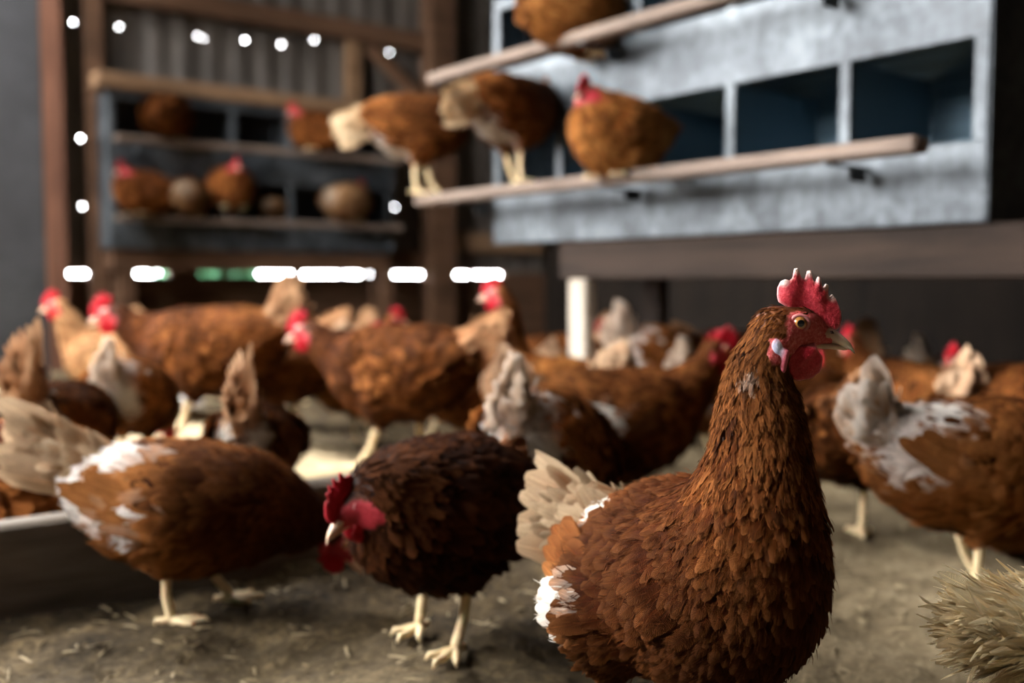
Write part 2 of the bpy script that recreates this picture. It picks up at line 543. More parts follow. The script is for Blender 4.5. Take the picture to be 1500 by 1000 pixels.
# ------------------------------------------------------------------ hens
RUST = dict(main=(0.189, 0.0434, 0.007), dark=(0.049, 0.0098, 0.0021), light=(0.35, 0.1295, 0.035), white=(.80, .73, .62))
BACK = dict(main=(.145, .034, .006), dark=(.036, .0075, .002), light=(.30, .110, .030), white=(.80, .73, .62))
PIED = dict(main=(.175, .042, .007), dark=(.045, .0095, .002), light=(.44, .165, .045), white=(.95, .89, .80))
DARK = dict(main=(.042, .0095, .0025), dark=(.011, .003, .001), light=(.105, .034, .011), white=(.62, .45, .30))
TAN = dict(main=(.46, .20, .075), dark=(.24, .085, .028), light=(.66, .42, .21), white=(.85, .78, .66))
GOLD = dict(main=(0.312, 0.0858, 0.0125), dark=(0.1248, 0.0281, 0.0047), light=(0.4368, 0.195, 0.0546), white=(.80, .70, .55))

def catmull(nodes, m):
    nodes = np.asarray(nodes, float); n = len(nodes)
    pad = np.concatenate([[2*nodes[0]-nodes[1]], nodes, [2*nodes[-1]-nodes[-2]]])
    out = []
    for i in range(n-1):
        p0, p1, p2, p3 = pad[i:i+4]
        for t in np.linspace(0, 1, m, endpoint=False):
            out.append(.5*((2*p1)+(-p0+p2)*t+(2*p0-5*p1+4*p2-p3)*t*t+(-p0+3*p1-3*p2+p3)*t**3))
    out.append(nodes[-1])
    return np.array(out)

COMB = [(-.0135, .0165), (-.0150, .0215), (-.0150, .0275), (-.0125, .0330), (-.0095, .0345), (-.0060, .0335), (-.0035, .0360),
        (-.0022, .0435), (.0002, .0440), (.0035, .0365), (.0072, .0345), (.0088, .0420), (.0110, .0425), (.0128, .0350), (.0150, .0320),
        (.0168, .0375), (.0188, .0372), (.0196, .0310), (.0212, .0275), (.0238, .0320), (.0258, .0310), (.0258, .0250), (.0272, .0205),
        (.0298, .0235), (.0322, .0205), (.0345, .0160), (.0368, .0100), (.0375, .0040), (.0365, -.0015), (.0335, -.0050), (.0280, -.0040),
        (.0230, .0000), (.0170, .0040), (.0100, .0080), (.0020, .0110), (-.0060, .0120)]
COMB_TIPS = [(-.001, .0437), (.010, .0422), (.0178, .0373), (.0248, .0316), (.0300, .0228), (-.0115, .034)]

def hen_parts(key, sp):
    """returns [(part name, mesh, parent index or None)] for a hen standing at the origin, facing +X"""
    seed = sp.get('seed', 1); rs = np.random.RandomState(seed)
    det = sp['detail']; ds, dz, rows = {'hi': (.95, 1.0, 9), 'mid': (1.22, 1.12, 6), 'lo': (1.9, 1.6, 5)}[det]
    h = {'hi': .0034, 'mid': .0058, 'lo': .0075}[det]
    pal = sp['pal']
    wy = sp.get('wy', .96)
    H = np.array(sp['eye'], float); f = np.array(sp['fwd'], float); f /= np.linalg.norm(f)
    upg = np.array(sp.get('up', (0, 0, 1.0))); l = np.cross(upg, f); l /= np.linalg.norm(l); u = np.cross(f, l)
    HR = np.stack([f, u, l], 1)            # head frame columns: forward, up, left
    hw = lambda a, b, c=0.0: H + a*f + b*u + c*l
    legs = sp['legs']
    sq = np.array([1, 1/wy, 1])
    nk = sp.get('neck', (-.029, -.036, .0265))
    nodes = list(sp['nodes'])+[(*(H+nk[0]*f+nk[1]*np.array([0, 0, 1.])), nk[2]), (*(H-.018*f-.012*u), .0200)]
    ch = catmull(nodes, 5); C, R = ch[:, :3], ch[:, 3]
    T = np.gradient(C, axis=0); T /= np.linalg.norm(T, axis=1)[:, None]
    segs = [(C[i], C[i+1], R[i], R[i+1]) for i in range(len(C)-1)]
    def sdf(P):
        Q = P*sq
        d = np.full(len(P), 9.)
        for a, b, ra, rb in segs:
            d = np.minimum(d, cone(Q, a*sq, b*sq, ra, rb))
        for (hip, hock, foot, yaw) in legs:
            hip = np.array(hip); hock = np.array(hock)
            d = smin(d, cone(P, hip, hock, sp.get('thigh', .047), .013), .03)
        q = (P-H)@HR
        q = q*np.array([1, 1, 1/.86])
        dh = cone(q, (-.014, -.005, 0), (.004, -.003, 0), .0185, .0160)
        dh = smin(dh, cone(q, (.006, -.005, 0), (.026, -.0105, 0), .0150, .0078), .008)
        dh = smin(dh, cone(q, (-.008, -.016, 0), (.014, -.0165, 0), .0125, .0060), .008)
        d = smin(d, dh, .012)
        return d
    lo = np.minimum((C-R[:, None]).min(0), H-.05)-.02; hi = np.maximum((C+R[:, None]).max(0), H+.05)+.02
    for leg in legs:
        lo = np.minimum(lo, np.array(leg[1])-.05); hi = np.maximum(hi, np.array(leg[1])+.05)
    V, F = surfnet(sdf, lo, hi, h)
    def chain_info(P):
        d2 = ((P[:, None]*sq-C[None]*sq)**2).sum(2)-(R[None]*.0)
        k = np.argmin(np.sqrt(d2)-R[None], 1)
        return k
    def facemask(P):
        q = (P-H)@HR; a, b, c = q.T
        e = ((a-.008)/.0235)**2+((b+.008)/.0200)**2
        m = (e < 1) & (b < .0098-.10*np.clip(a, 0, 1))
        m |= (a > .017) & (b < .013) & (b > -.03)
        m |= (a > -.012) & (a < .02) & (b < -.008) & (b > -.026)
        ear = ((a+.018)/.0085)**2+((b+.0225)/.0115)**2 < 1
        m &= ~((a < -.0105) & (b > -.014))
        return (m | ear) & (np.abs(a) < .06)
    def region_cols(P, k):
        """centre colour per point"""
        r1 = fnoise(P, 45, seed); r2 = fnoise(P, 150, seed+3); rr = rs.normal(size=len(P))
        main, dark, light, white = (np.array(pal[x]) for x in ('main', 'dark', 'light', 'white'))
        mix = np.clip(.5+.36*r1+.22*r2+.20*rr+sp.get('bias', 0.0), 0, 1)[:, None]
        col = dark*(1-mix)+main*mix
        lm = np.clip((mix-.62)*1.6, 0, .8)
        col = col*(1-lm)+light*lm
        for (c, rad, st) in sp.get('light', ()):
            dd = np.linalg.norm(P-np.array(c), axis=1)/rad
            m = np.clip((1.15-dd)*1.6+.5*r2+.3*rr, 0, 1)*st
            col = col*(1-m[:, None])+light*m[:, None]
        for (c, rad, st) in sp.get('darks', ()):
            dd = np.linalg.norm(P-np.array(c), axis=1)/rad
            m = np.clip((1.15-dd)*1.6+.4*r2+.3*rr, 0, 1)*st
            col = col*(1-m[:, None])+dark*m[:, None]
        for (c, rad, st) in sp.get('white', ()):
            dd = np.linalg.norm((P-np.array(c))*np.array([1, 1, 1.0]), axis=1)/rad
            m = np.clip((1.15-dd)*2.2+.55*r2+.35*rr, 0, 1)*st
            col = col*(1-m[:, None])+white*m[:, None]
        return col
    k = chain_info(V)
    bcol = region_cols(V, k)*.75
    skin = facemask(V).astype(float)
    # ---- body mesh: trunk, neck, head and thighs in one surface, bare shanks and toes grown on
    sh = MB()
    for (hip, hock, foot, yaw) in legs:
        hock = np.array(hock); foot = np.array(foot)
        mid = (hock+foot)/2+np.array([-.004, 0, 0])
        sh.tube([hock+(0, 0, .012), hock, mid, foot+(0, 0, .014), foot+(0, 0, .007)], [.0085, .0078, .0064, .0068, .0074], 10)
        for ang, ln in ((0, .052), (34, .042), (-34, .042), (180, .022)):
            an = math.radians(ang+yaw); dr = np.array([math.cos(an), math.sin(an), 0])
            b0 = foot+(0, 0, .007)
            sh.tube([b0, b0+dr*ln*.3+(0, 0, .001), b0+dr*ln*.62+(0, 0, -.0005), b0+dr*ln*.85+(0, 0, .001), b0+dr*ln+(0, 0, -.0055)],
                    [.0066, .0058, .0050, .0042, .0010], 8)
    inset = {'hi': .0030, 'mid': .0045, 'lo': .0055}[det]*np.clip((np.linalg.norm(V-H, axis=1)-.012)/.05, .25, 1)
    V0 = V; Vb0 = V-grad(sdf, V)*(inset*(1-skin))[:, None]
    Vs, Fs = sh.data()
    nb = len(V)
    allV = np.concatenate([Vb0, Vs]); cols = np.concatenate([bcol, np.full((len(Vs), 3), .5)])
    sk = np.concatenate([skin, np.zeros(len(Vs))])
    mi = np.concatenate([np.zeros(len(F), int), np.ones(len(Fs[0])+len(Fs[1]), int)])
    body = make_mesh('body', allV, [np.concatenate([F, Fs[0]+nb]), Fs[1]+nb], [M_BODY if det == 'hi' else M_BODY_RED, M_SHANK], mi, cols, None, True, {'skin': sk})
    parts = [('body', body, None)]
    # ---- feather roots spread over the body surface
    tri = np.concatenate([F[:, :3], F[:, [0, 2, 3]]])
    A = V[tri]; area = .5*np.linalg.norm(np.cross(A[:, 1]-A[:, 0], A[:, 2]-A[:, 0]), axis=1)
    NC = int({'hi': 90000, 'mid': 50000, 'lo': 18000}[det])
    pick = rs.choice(len(tri), NC, p=area/area.sum())
    r1, r2 = rs.rand(NC), rs.rand(NC); fl = r1+r2 > 1; r1[fl] = 1-r1[fl]; r2[fl] = 1-r2[fl]
    P = A[pick, 0]+r1[:, None]*(A[pick, 1]-A[pick, 0])+r2[:, None]*(A[pick, 2]-A[pick, 0])
    keep = ~facemask(P); P = P[keep]
    kk = chain_info(P)
    hd = np.linalg.norm(P-H, axis=1)
    rl = R[kk]
    L = .0035+.275*np.clip(rl, .02, .095)
    L = np.where(hd < .034, np.minimum(L, .0070+.10*np.clip(hd-.016, 0, 1)), L)
    hockd = np.min([np.linalg.norm(P-np.array(g[1]), axis=1) for g in legs], 0) if legs else np.full(len(P), 1.)
    L = np.where(hockd < .05, np.minimum(L, .008+.22*hockd), L)
    sel = []
    edges = np.quantile(L, [0, .12, .25, .4, .55, .7, .85, 1.0])
    for a_, b_ in zip(edges[:-1], edges[1:]):
        ids = np.where((L >= a_) & (L <= b_))[0]
        if not len(ids): continue
        cs = .36*L[ids].mean()*ds
        cs = max(cs, .0023*ds)
        q = np.floor(P[ids]/cs+rs.rand(3)).astype(np.int64)
        key_ = q[:, 0]*4000003+q[:, 1]*2003+q[:, 2]
        _, first = np.unique(key_, return_index=True)
        sel.append(ids[first])
    sel = np.unique(np.concatenate(sel))
    P, kk, hd, L, rl, hockd = P[sel], kk[sel], hd[sel], L[sel], rl[sel], hockd[sel]
    n = grad(sdf, P)
    flow = -T[kk]
    rad = (P-C[kk]); rad /= np.linalg.norm(rad, axis=1)[:, None]+1e-9
    trunk = np.clip((rl-.05)/.03, 0, 1)
    flow = flow+np.array([0, 0, -1.])*(.32*trunk*(1-np.abs(n[:, 2])))[:, None]
    near_thigh = np.clip(1-hockd/.09, 0, 1)
    flow = flow+np.array([-.35, 0, -1.1])*near_thigh[:, None]
    headw = np.clip(1-hd/.04, 0, 1)
    flow = flow*(1-headw[:, None])+(-f*1.0-u*.25)*headw[:, None]
    # gentle swirls so the plumage lies in clumps
    sw = np.stack([fnoise(P, 60, seed+11), fnoise(P, 60, seed+12), fnoise(P, 60, seed+13)], 1)
    flow = flow+sw*.16*trunk[:, None]+rs.normal(size=P.shape)*.10
    t = flow-n*(flow*n).sum(1)[:, None]; t /= np.linalg.norm(t, axis=1)[:, None]+1e-9
    # wing region
    up_s = np.cross(T[kk], np.array([0, 1., 0])); up_s *= np.sign(up_s[:, 2:3]+1e-9)
    hgt = (rad*up_s).sum(1)
    s = kk/(len(C)-1.0)
    s0, s1 = sp.get('wing_s', (.12, .50))
    wing = (s > s0) & (s < s1) & (np.abs(rad[:, 1]) > .55) & (hgt > -.26) & (hgt < .70) & (hockd > .055)
    fluff = (near_thigh > .15) | ((s < .2) & (hgt < .1))
    Lf = L*dz*np.where(wing, 1.35, 1.0)*np.where(fluff, 1.15, 1.0)*rs.uniform(.82, 1.22, len(P))
    Wf = Lf*np.where(rl < .055, .34, .47)*np.where(fluff, .5, 1.0)*np.where(hd < .035, 1.15, 1)
    lance = np.clip((.062-rl)/.02, 0, 1)
    if sp.get('wispy'):
        Lf, Wf, lance = Lf*1.35, Wf*.34, np.maximum(lance, .8)
    lift = np.where(fluff, .40, np.where(wing, .34, .25))+rs.normal(size=len(P))*.07
    lift = np.where(hd < .04, .16, lift)
    lift = lift*sp.get('fluffy', 1.0)
    curl = np.full(len(P), .16)
    soft = np.clip(np.minimum(np.minimum((s-s0)/.06, (s1-s)/.08), np.minimum((hgt+.26)/.2, (.66-hgt)/.3)), 0, 1)
    root = P-n*(.0008+.03*Lf)[:, None]+n*np.where(wing, sp.get('wing_out', .007)*soft, 0)[:, None]
    cc = region_cols(P, kk)
    lt = np.array(pal['light'])*np.clip(cc.mean(1)/np.mean(pal['main']), .3, 1.15)[:, None]
    pale = (cc.mean(1) > .40)[:, None]
    ce = np.where(pale, cc*.95, cc*.72+lt*.28)
    ct = np.where(pale, cc, cc*.42+lt*.58)
    cc = cc*np.maximum(rs.uniform(.42, .95, len(P)) if det == 'hi' else rs.uniform(.65, .95, len(P)), np.where(pale[:, 0], .82, 0))[:, None]*np.where(pale, 1.1, .85)
    def block(m):
        return feather_block(root[m], t[m], n[m], Lf[m], Wf[m], lift[m], curl[m], cc[m], ce[m], ct[m], rows, rs, lance[m],
                             .13 if det == 'hi' else .08, .25 if sp.get('wispy') else .07)
    bl = [block(~wing)]
    if det != 'lo':
        ids = np.repeat(np.arange(len(P)), 6 if sp.get('wispy') else 3 if det == 'hi' else 1)
        ids = ids[(L[ids] > .010)]
        m_ = len(ids)
        sv = np.cross(n[ids], t[ids])
        tw = t[ids]+sv*rs.normal(size=m_)[:, None]*.28; tw -= n[ids]*(tw*n[ids]).sum(1)[:, None]; tw /= np.linalg.norm(tw, axis=1)[:, None]
        rw = root[ids]+sv*(rs.uniform(-.5, .5, m_)*Wf[ids])[:, None]+t[ids]*(rs.uniform(.35, .8, m_)*Lf[ids])[:, None]+n[ids]*(Lf[ids]*lift[ids]*.42+.0006)[:, None]
        lw = Lf[ids]*rs.uniform(.22, .5, m_)
        cw = ce[ids]*rs.uniform(.6, 1.25, m_)[:, None]
        bl.append(feather_block(rw, tw, n[ids], lw, np.full(m_, .0011 if det == 'hi' else .0022), np.abs(rs.normal(size=m_))*.22, np.zeros(m_), cw, cw, cw, 4, rs, np.ones(m_), 0.0))
    b = join_blocks(bl)
    parts.append(('plumage', make_mesh('plumage', b[0], [b[1]], [M_FEATHER], None, b[2], b[3]), None))
    # ---- wings: coverts plus a row of long flight feathers tucked along the lower edge
    def yray(x, z, sg):
        ys = np.linspace(.14, 0, 57)
        Q = np.stack([np.full(57, x), sg*ys, np.full(57, z)], 1)
        d = sdf(Q); i = np.argmax(d < 0)
        return ys[i] if d[i] < 0 else 0.02
    i0 = int(s0*(len(C)-1)); i1 = int(s1*(len(C)-1))
    for sg in (1, -1):
        bl = [block(wing & (P[:, 1]*sg > 0))]
        rt, tt, nn, LL, WW = [], [], [], [], []
        for tier, (hh, ln, num) in enumerate(((-.20, .110, 9), (-.03, .085, 8), (.16, .07, 7))):
            for q in range(num):
                ff = q/(num-1)
                ci = int(i1-(i1-i0)*(.25+.62*ff))
                c = C[ci]+up_s_of(T[ci])*R[ci]*(hh+.16*ff)
                y = yray(c[0], c[2], sg)
                rt.append((c[0], sg*(y+.004+.0025*tier+.001*q), c[2]))
                d = -T[ci]+np.array([0, 0, .02+.10*ff-.12*(1-ff)])+np.array([0, -sg*.10, 0])
                d /= np.linalg.norm(d); tt.append(d)
                nv = np.array([0, sg, .28]); nv = nv-d*(nv@d); nn.append(nv/np.linalg.norm(nv))
                LL.append(ln*rs.uniform(.9, 1.05)*sp.get('wing_len', .72)); WW.append(.024*rs.uniform(.9, 1.1))
        rt, tt, nn, LL, WW = map(np.array, (rt, tt, nn, LL, WW))
        c1 = region_cols(rt, None)
        c1 = np.where((c1.mean(1) > .30)[:, None], np.array(pal['light'])*.9, c1)*rs.uniform(.6, 1.0, len(rt))[:, None]
        c2 = c1*.7+np.array(pal['light'])*.3
        bl.append(feather_block(rt, tt, nn, LL, WW, np.full(len(rt), .02), np.full(len(rt), .12), c1, c2, c2*.9, max(rows, 7), rs, None, .05))
        b = join_blocks(bl)
        parts.append(('wing', make_mesh('wing', b[0], [b[1]], [M_FEATHER], None, b[2], b[3]), None))
    # ---- tail
    tb = np.array(sp['tail'][0], float); ta, tl = sp['tail'][1], sp['tail'][2]
    tcol = np.array(sp.get('tail_col', pal['main'])); ttip = np.array(sp.get('tail_tip', tcol))
    rt, tt, nn, LL, WW = [], [], [], [], []
    for sg in (1, -1):
        for q in range(8):
            ff = q/7
            an = math.radians(ta+8-26*ff)
            d = np.array([-math.cos(an), sg*(.03+.09*ff), math.sin(an)]); d /= np.linalg.norm(d)
            rt.append(tb+np.array([.012-.010*ff, sg*(.003+.016*ff), .008-.035*ff]))
            nv = np.array([-.25, sg, .35*(1-ff)]); nv = nv-d*(nv@d)
            tt.append(d); nn.append(nv/np.linalg.norm(nv)); LL.append(tl*(1-.22*ff)*rs.uniform(.93, 1.05)); WW.append(.042*rs.uniform(.9, 1.1)*(.55 if sp.get('wispy') else 1))
    NT = len(rt)
    nc = {'hi': 320, 'mid': 170, 'lo': 80}[det]*(3 if sp.get('wispy') else 1)
    wsp = .35 if sp.get('wispy') else 1.0
    for q in range(nc):                       # coverts wrapped round the tail root
        ff = rs.rand(); ph = rs.uniform(-math.pi, math.pi)
        an = math.radians(ta-8+rs.normal()*(14 if wsp == 1 else 9))
        ax = np.array([-math.cos(an), 0, math.sin(an)]); up2 = np.array([math.sin(an), 0, math.cos(an)])
        ring = np.array([0, math.sin(ph), 0])*1.0+up2*math.cos(ph)
        ln = rs.uniform(.030, .048)*(1.15-.3*ff)
        rt.append(tb-ax*.03+ax*(.085*ff*tl/.12)+ring*(.036-.022*ff))
        d = ax+ring*rs.uniform(.0, .22)+rs.normal(size=3)*.08; d /= np.linalg.norm(d)
        nv = ring-d*(ring@d)
        tt.append(d); nn.append(nv/np.linalg.norm(nv)); LL.append(ln*(1.5 if wsp < 1 else 1)); WW.append(ln*rs.uniform(.3, .5)*wsp)
    rt, tt, nn, LL, WW = map(np.array, (rt, tt, nn, LL, WW))
    sw_ = math.radians(sp.get('sway', 0))
    Rz = np.array([[math.cos(sw_), -math.sin(sw_), 0], [math.sin(sw_), math.cos(sw_), 0], [0, 0, 1]])
    rt = tb+(rt-tb)@Rz.T; tt = tt@Rz.T; nn = nn@Rz.T
    fr = (np.clip(rs.rand(len(rt))*1.3-.1, 0, 1)**1.4)[:, None]
    c1 = tcol*(1-fr*.5)+ttip*fr*.5
    c1 = c1*rs.uniform(.72, 1.05, len(rt))[:, None]
    c2 = c1*(.75-.5*fr)+ttip*(.25+.5*fr)
    b = feather_block(rt, tt, nn, LL, WW, np.r_[np.full(NT, .03), np.full(nc, .15)], np.full(len(rt), .14), c1, c2, c2*.6+ttip*.4, 9, rs, None, .07, .28 if wsp < 1 else .07)
    parts.append(('tail', make_mesh('tail', b[0], [b[1]], [M_FEATHER], None, b[2], b[3]), None))
    # ---- comb
    hc = {'hi': .0009, 'mid': .0018, 'lo': .0025}[det]
    cs_ = sp.get('comb', 1.0)
    poly = np.array(COMB); poly = np.where(poly[:, 1:2] > .012, np.stack([poly[:, 0], .012+(poly[:, 1]-.012)*cs_], 1), poly)
    fold = sp.get('comb_fold', 0.0)
    def csdf(q):
        z = q.copy(); z[:, 2] = z[:, 2]-fold*np.clip(q[:, 1]-.012, 0, 1)**2*40-.0012*np.sin(q[:, 0]*260)*np.clip(q[:, 1]*40, 0, 1)
        d2 = poly_sdf(z[:, :2], poly)-.0004
        th = .0009+.0030*np.clip(-d2/.009, 0, 1)**.7+.0015*np.clip((.014-z[:, 1])/.02, 0, 1)
        dd = np.maximum(d2, np.abs(z[:, 2])-th)
        return dd*.8
    cv, cf = surfnet(csdf, (-.019, -.010, -.012), (.042, .050, .012 if not fold else .03), hc, 1)
    tip = np.max([np.clip(1.25-np.linalg.norm(cv[:, :2]-np.array(t_), axis=1)/.0052, 0, 1) for t_ in COMB_TIPS], 0)
    edge = np.clip(1+poly_sdf(cv[:, :2], poly)/.0016, 0, 1)*.25
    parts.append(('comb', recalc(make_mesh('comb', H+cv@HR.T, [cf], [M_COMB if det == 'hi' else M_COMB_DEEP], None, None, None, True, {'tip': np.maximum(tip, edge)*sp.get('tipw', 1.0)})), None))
    # ---- wattles, earlobes, eyes
    for sg in (1, -1):
        cen = np.array([.0055, -.0325, sg*.0085])
        an = math.radians(14*sg)
        Rm = np.array([[1, 0, 0], [0, math.cos(an), -math.sin(an)], [0, math.sin(an), math.cos(an)]])
        def wsdf(q):
            qq = q-cen
            d = ellip(qq, (0, 0, 0), (.0165, .0150, .0034), Rm)
            d = smin(d, cone(q, (.012, -.017, sg*.005), (.007, -.027, sg*.0075), .004, .004), .006)
            return d+.0005*np.sin(q[:, 0]*500)*np.sin(q[:, 1]*430)
        wv, wf = surfnet(wsdf, cen-(.022, .021, .012), cen+(.022, .024, .012), hc*1.1, 1)
        rim = np.clip((np.linalg.norm((wv-cen)[:, :2]/np.array([.0165, .015]), axis=1)-.86)*6, 0, 1)*.8
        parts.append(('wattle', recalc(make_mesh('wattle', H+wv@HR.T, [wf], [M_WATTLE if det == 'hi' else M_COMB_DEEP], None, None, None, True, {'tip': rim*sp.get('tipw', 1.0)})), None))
        ec = np.array([-.0195, -.0215, sg*.0192])
        def esdf(q):
            d = ellip(q, ec, (.0058, .0092, .0036))
            return smin(d, cone(q, ec+(.0075, -.002, 0), ec+(.0055, -.016, sg*.001), .0036, .0030), .003)
        ev, ef = surfnet(esdf, ec-(.012, .024, .010), ec+(.016, .014, .010), hc*1.2, 1)
        m = np.clip(1.2-np.linalg.norm((ev-ec)[:, :2]/np.array([.0062, .0088]), axis=1)*1.0, 0, 1)*1.6
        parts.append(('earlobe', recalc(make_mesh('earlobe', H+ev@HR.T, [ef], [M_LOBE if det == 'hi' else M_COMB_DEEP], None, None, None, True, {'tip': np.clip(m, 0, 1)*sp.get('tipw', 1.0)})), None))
    for sg in (1, -1):
        nr, na = 20, 24
        ez = MB(); V_ = []; Q_ = []; mi_ = []
        ec = np.array([0, 0, sg*.0118]); er = .0063
        for i in range(nr+1):
            p_ = math.pi*i/nr
            for j in range(na):
                a_ = 2*math.pi*j/na
                V_.append(ec+er*np.array([math.sin(p_)*math.cos(a_), math.sin(p_)*math.sin(a_), sg*math.cos(p_)]))
        for i in range(nr):
            for j in range(na):
                j2 = (j+1) % na
                q = [i*na+j, (i+1)*na+j, (i+1)*na+j2, i*na+j2]
                Q_.append(q if sg > 0 else q[::-1])
                mi_.append(1 if i < 3 else (0 if i < 7 else 1))
        n0 = len(V_)
        R0, R1, nt_ = .0066, .0017, 8
        for j in range(28):
            a_ = 2*math.pi*j/28
            for k_ in range(nt_):
                b_ = 2*math.pi*k_/nt_
                rr_ = R0+R1*math.cos(b_)
                V_.append(np.array([rr_*math.cos(a_)*1.08, rr_*math.sin(a_)*.93, sg*(.0137+R1*math.sin(b_))]))
        for j in range(28):
            for k_ in range(nt_):
                j2, k2 = (j+1) % 28, (k_+1) % nt_
                q = [n0+j*nt_+k_, n0+j2*nt_+k_, n0+j2*nt_+k2, n0+j*nt_+k2]
                Q_.append(q if sg > 0 else q[::-1]); mi_.append(2)
        me = make_mesh('eye', H+np.array(V_)@HR.T, [np.array(Q_)], [M_IRIS, M_PUPIL, M_LID], mi_)
        parts.append(('eye', recalc(me), None))
    # ---- beak
    bk = MB()
    def loft(rings, nseg=16):
        Vr = []; 
        for (a, b, hh, ww) in rings:
            for j in range(nseg):
                an = 2*math.pi*j/nseg
                Vr.append((a, b+hh*math.sin(an), ww*math.cos(an)))
        Q = [[i*nseg+j, i*nseg+(j+1) % nseg, (i+1)*nseg+(j+1) % nseg, (i+1)*nseg+j] for i in range(len(rings)-1) for j in range(nseg)]
        Q = [q[::-1] for q in Q]
        bk.add(Vr, Q)
    loft([(.019, -.0080, .0070, .0086), (.025, -.0088, .0068, .0074), (.031, -.0102, .0060, .0062), (.037, -.0125, .0050, .0050), (.0425, -.0155, .0039, .0038),
          (.0468, -.0190, .0026, .0025), (.0495, -.0222, .0013, .0013), (.0505, -.0240, .0002, .0002)])
    loft([(.012, -.0180, .0032, .0072), (.020, -.0178, .0030, .0062), (.028, -.0183, .0027, .0050), (.036, -.0192, .0021, .0036), (.042, -.0204, .0013, .0020), (.0445, -.0210, .0002, .0002)])
    Vb, Fb = bk.data(); nq = len(Fb[0])
    t_ = np.clip((Vb[:, 0]-.024)/.016, 0, 1)
    mi_ = [0]*nq
    no = MB()
    for sg in (1, -1):
        no.tube([(.0270, -.0062, sg*.0066), (.0285, -.0068, sg*.0068), (.0305, -.0078, sg*.0062)], [.0003, .0014, .0003], 8)
    Vn, Fn = no.data()
    Vall = np.concatenate([Vb, Vn]); 
    me = make_mesh('beak', H+Vall@HR.T, [np.concatenate([Fb[0], Fn[0]+len(Vb)]), Fn[1]+len(Vb)], [M_BEAK, M_NOSTRIL],
                   mi_+[1]*(len(Fn[0])+len(Fn[1])), None, None, True, {'tip': np.concatenate([t_*sp.get('tipw', 1.0), np.zeros(len(Vn))])})
    parts.append(('beak', recalc(me), None))
    return parts
def up_s_of(t):
    v = np.cross(t, np.array([0, 1., 0])); v = v*np.sign(v[2]+1e-9)
    return v/np.linalg.norm(v)

# poses ------------------------------------------------------------
def stand_legs(x=.0, dx=.035, w_=.045, z=.10):
    return [((x, w_, .150), (x-.012+dx*.4, w_, z), (x+dx, w_, 0), 0), ((x, -w_, .150), (x-.012-dx*.4, -w_, z), (x-dx*.6, -w_, 0), 0)]
POSE = {
 'alert': dict(nodes=[(-.150, 0, .228, .030), (-.115, 0, .214, .056), (-.06, 0, .196, .084), (0, 0, .190, .093), (.05, 0, .202, .091), (.082, 0, .243, .069),
                      (.094, 0, .297, .049), (.095, 0, .345, .038)],
               eye=(.124, 0, .426), fwd=(1, 0, 0), tail=((-.148, 0, .240), 42, .105), legs=stand_legs(.01), wing_s=(.10, .46)),
 'walk': dict(nodes=[(-.155, 0, .226, .030), (-.12, 0, .215, .056), (-.06, 0, .197, .082), (0, 0, .190, .090), (.055, 0, .200, .084), (.095, 0, .232, .060),
                     (.122, 0, .274, .044), (.138, 0, .308, .034)],
              eye=(.176, 0, .358), fwd=(1, 0, -.1), tail=((-.155, 0, .238), 36, .105), legs=stand_legs(.01, .05), wing_s=(.10, .50)),
 'level': dict(nodes=[(-.155, 0, .232, .030), (-.12, 0, .220, .056), (-.06, 0, .200, .084), (0, 0, .190, .091), (.055, 0, .194, .084), (.10, 0, .210, .061),
                     (.14, 0, .228, .044), (.165, 0, .240, .034)],
              eye=(.215, 0, .272), fwd=(1, 0, -.2), neck=(-.034, -.020, .0255), tail=((-.155, 0, .242), 30, .105), legs=stand_legs(.01, .05), wing_s=(.10, .50)),
 'peck': dict(nodes=[(-.130, 0, .228, .032), (-.10, 0, .214, .058), (-.05, 0, .192, .084), (0, 0, .174, .090), (.05, 0, .158, .082), (.09, 0, .140, .062),
                     (.122, 0, .120, .046)],
              eye=(.182, 0, .066), fwd=(.75, 0, -.66), neck=(-.034, .014, .0260), tail=((-.132, 0, .242), 38, .105), legs=stand_legs(-.01, .04, z=.085), wing_s=(.10, .50)),
 'tuck': dict(nodes=[(-.145, 0, .196, .035), (-.11, 0, .188, .060), (-.055, 0, .176, .090), (.0, 0, .174, .098), (.055, 0, .184, .088), (.095, 0, .206, .062),
                     (.115, 0, .220, .044)],
              eye=(.158, 0, .240), fwd=(1, 0, -.35), neck=(-.032, -.014, .030), tail=((-.150, 0, .20), 10, .09), legs=stand_legs(.0, .03, z=.09), wing_s=(.10, .52)),
 'roost': dict(nodes=[(-.125, 0, .125, .042), (-.095, 0, .120, .066), (-.05, 0, .113, .094), (.0, 0, .112, .102), (.045, 0, .126, .092), (.075, 0, .158, .064),
                      (.082, 0, .180, .046)],
               eye=(.112, 0, .212), fwd=(1, 0, -.15), neck=(-.026, -.020, .032), tail=((-.130, 0, .135), 5, .08), fluffy=1.2, thigh=.035,
               legs=[((.01, .045, .06), (.005, .045, .035), (.02, .045, 0), 0), ((.01, -.045, .06), (.005, -.045, .035), (.02, -.045, 0), 0)], wing_s=(.10, .52)),
}
def spec(pose, **kw):
    d = dict(POSE[pose]); d.update(kw); return d

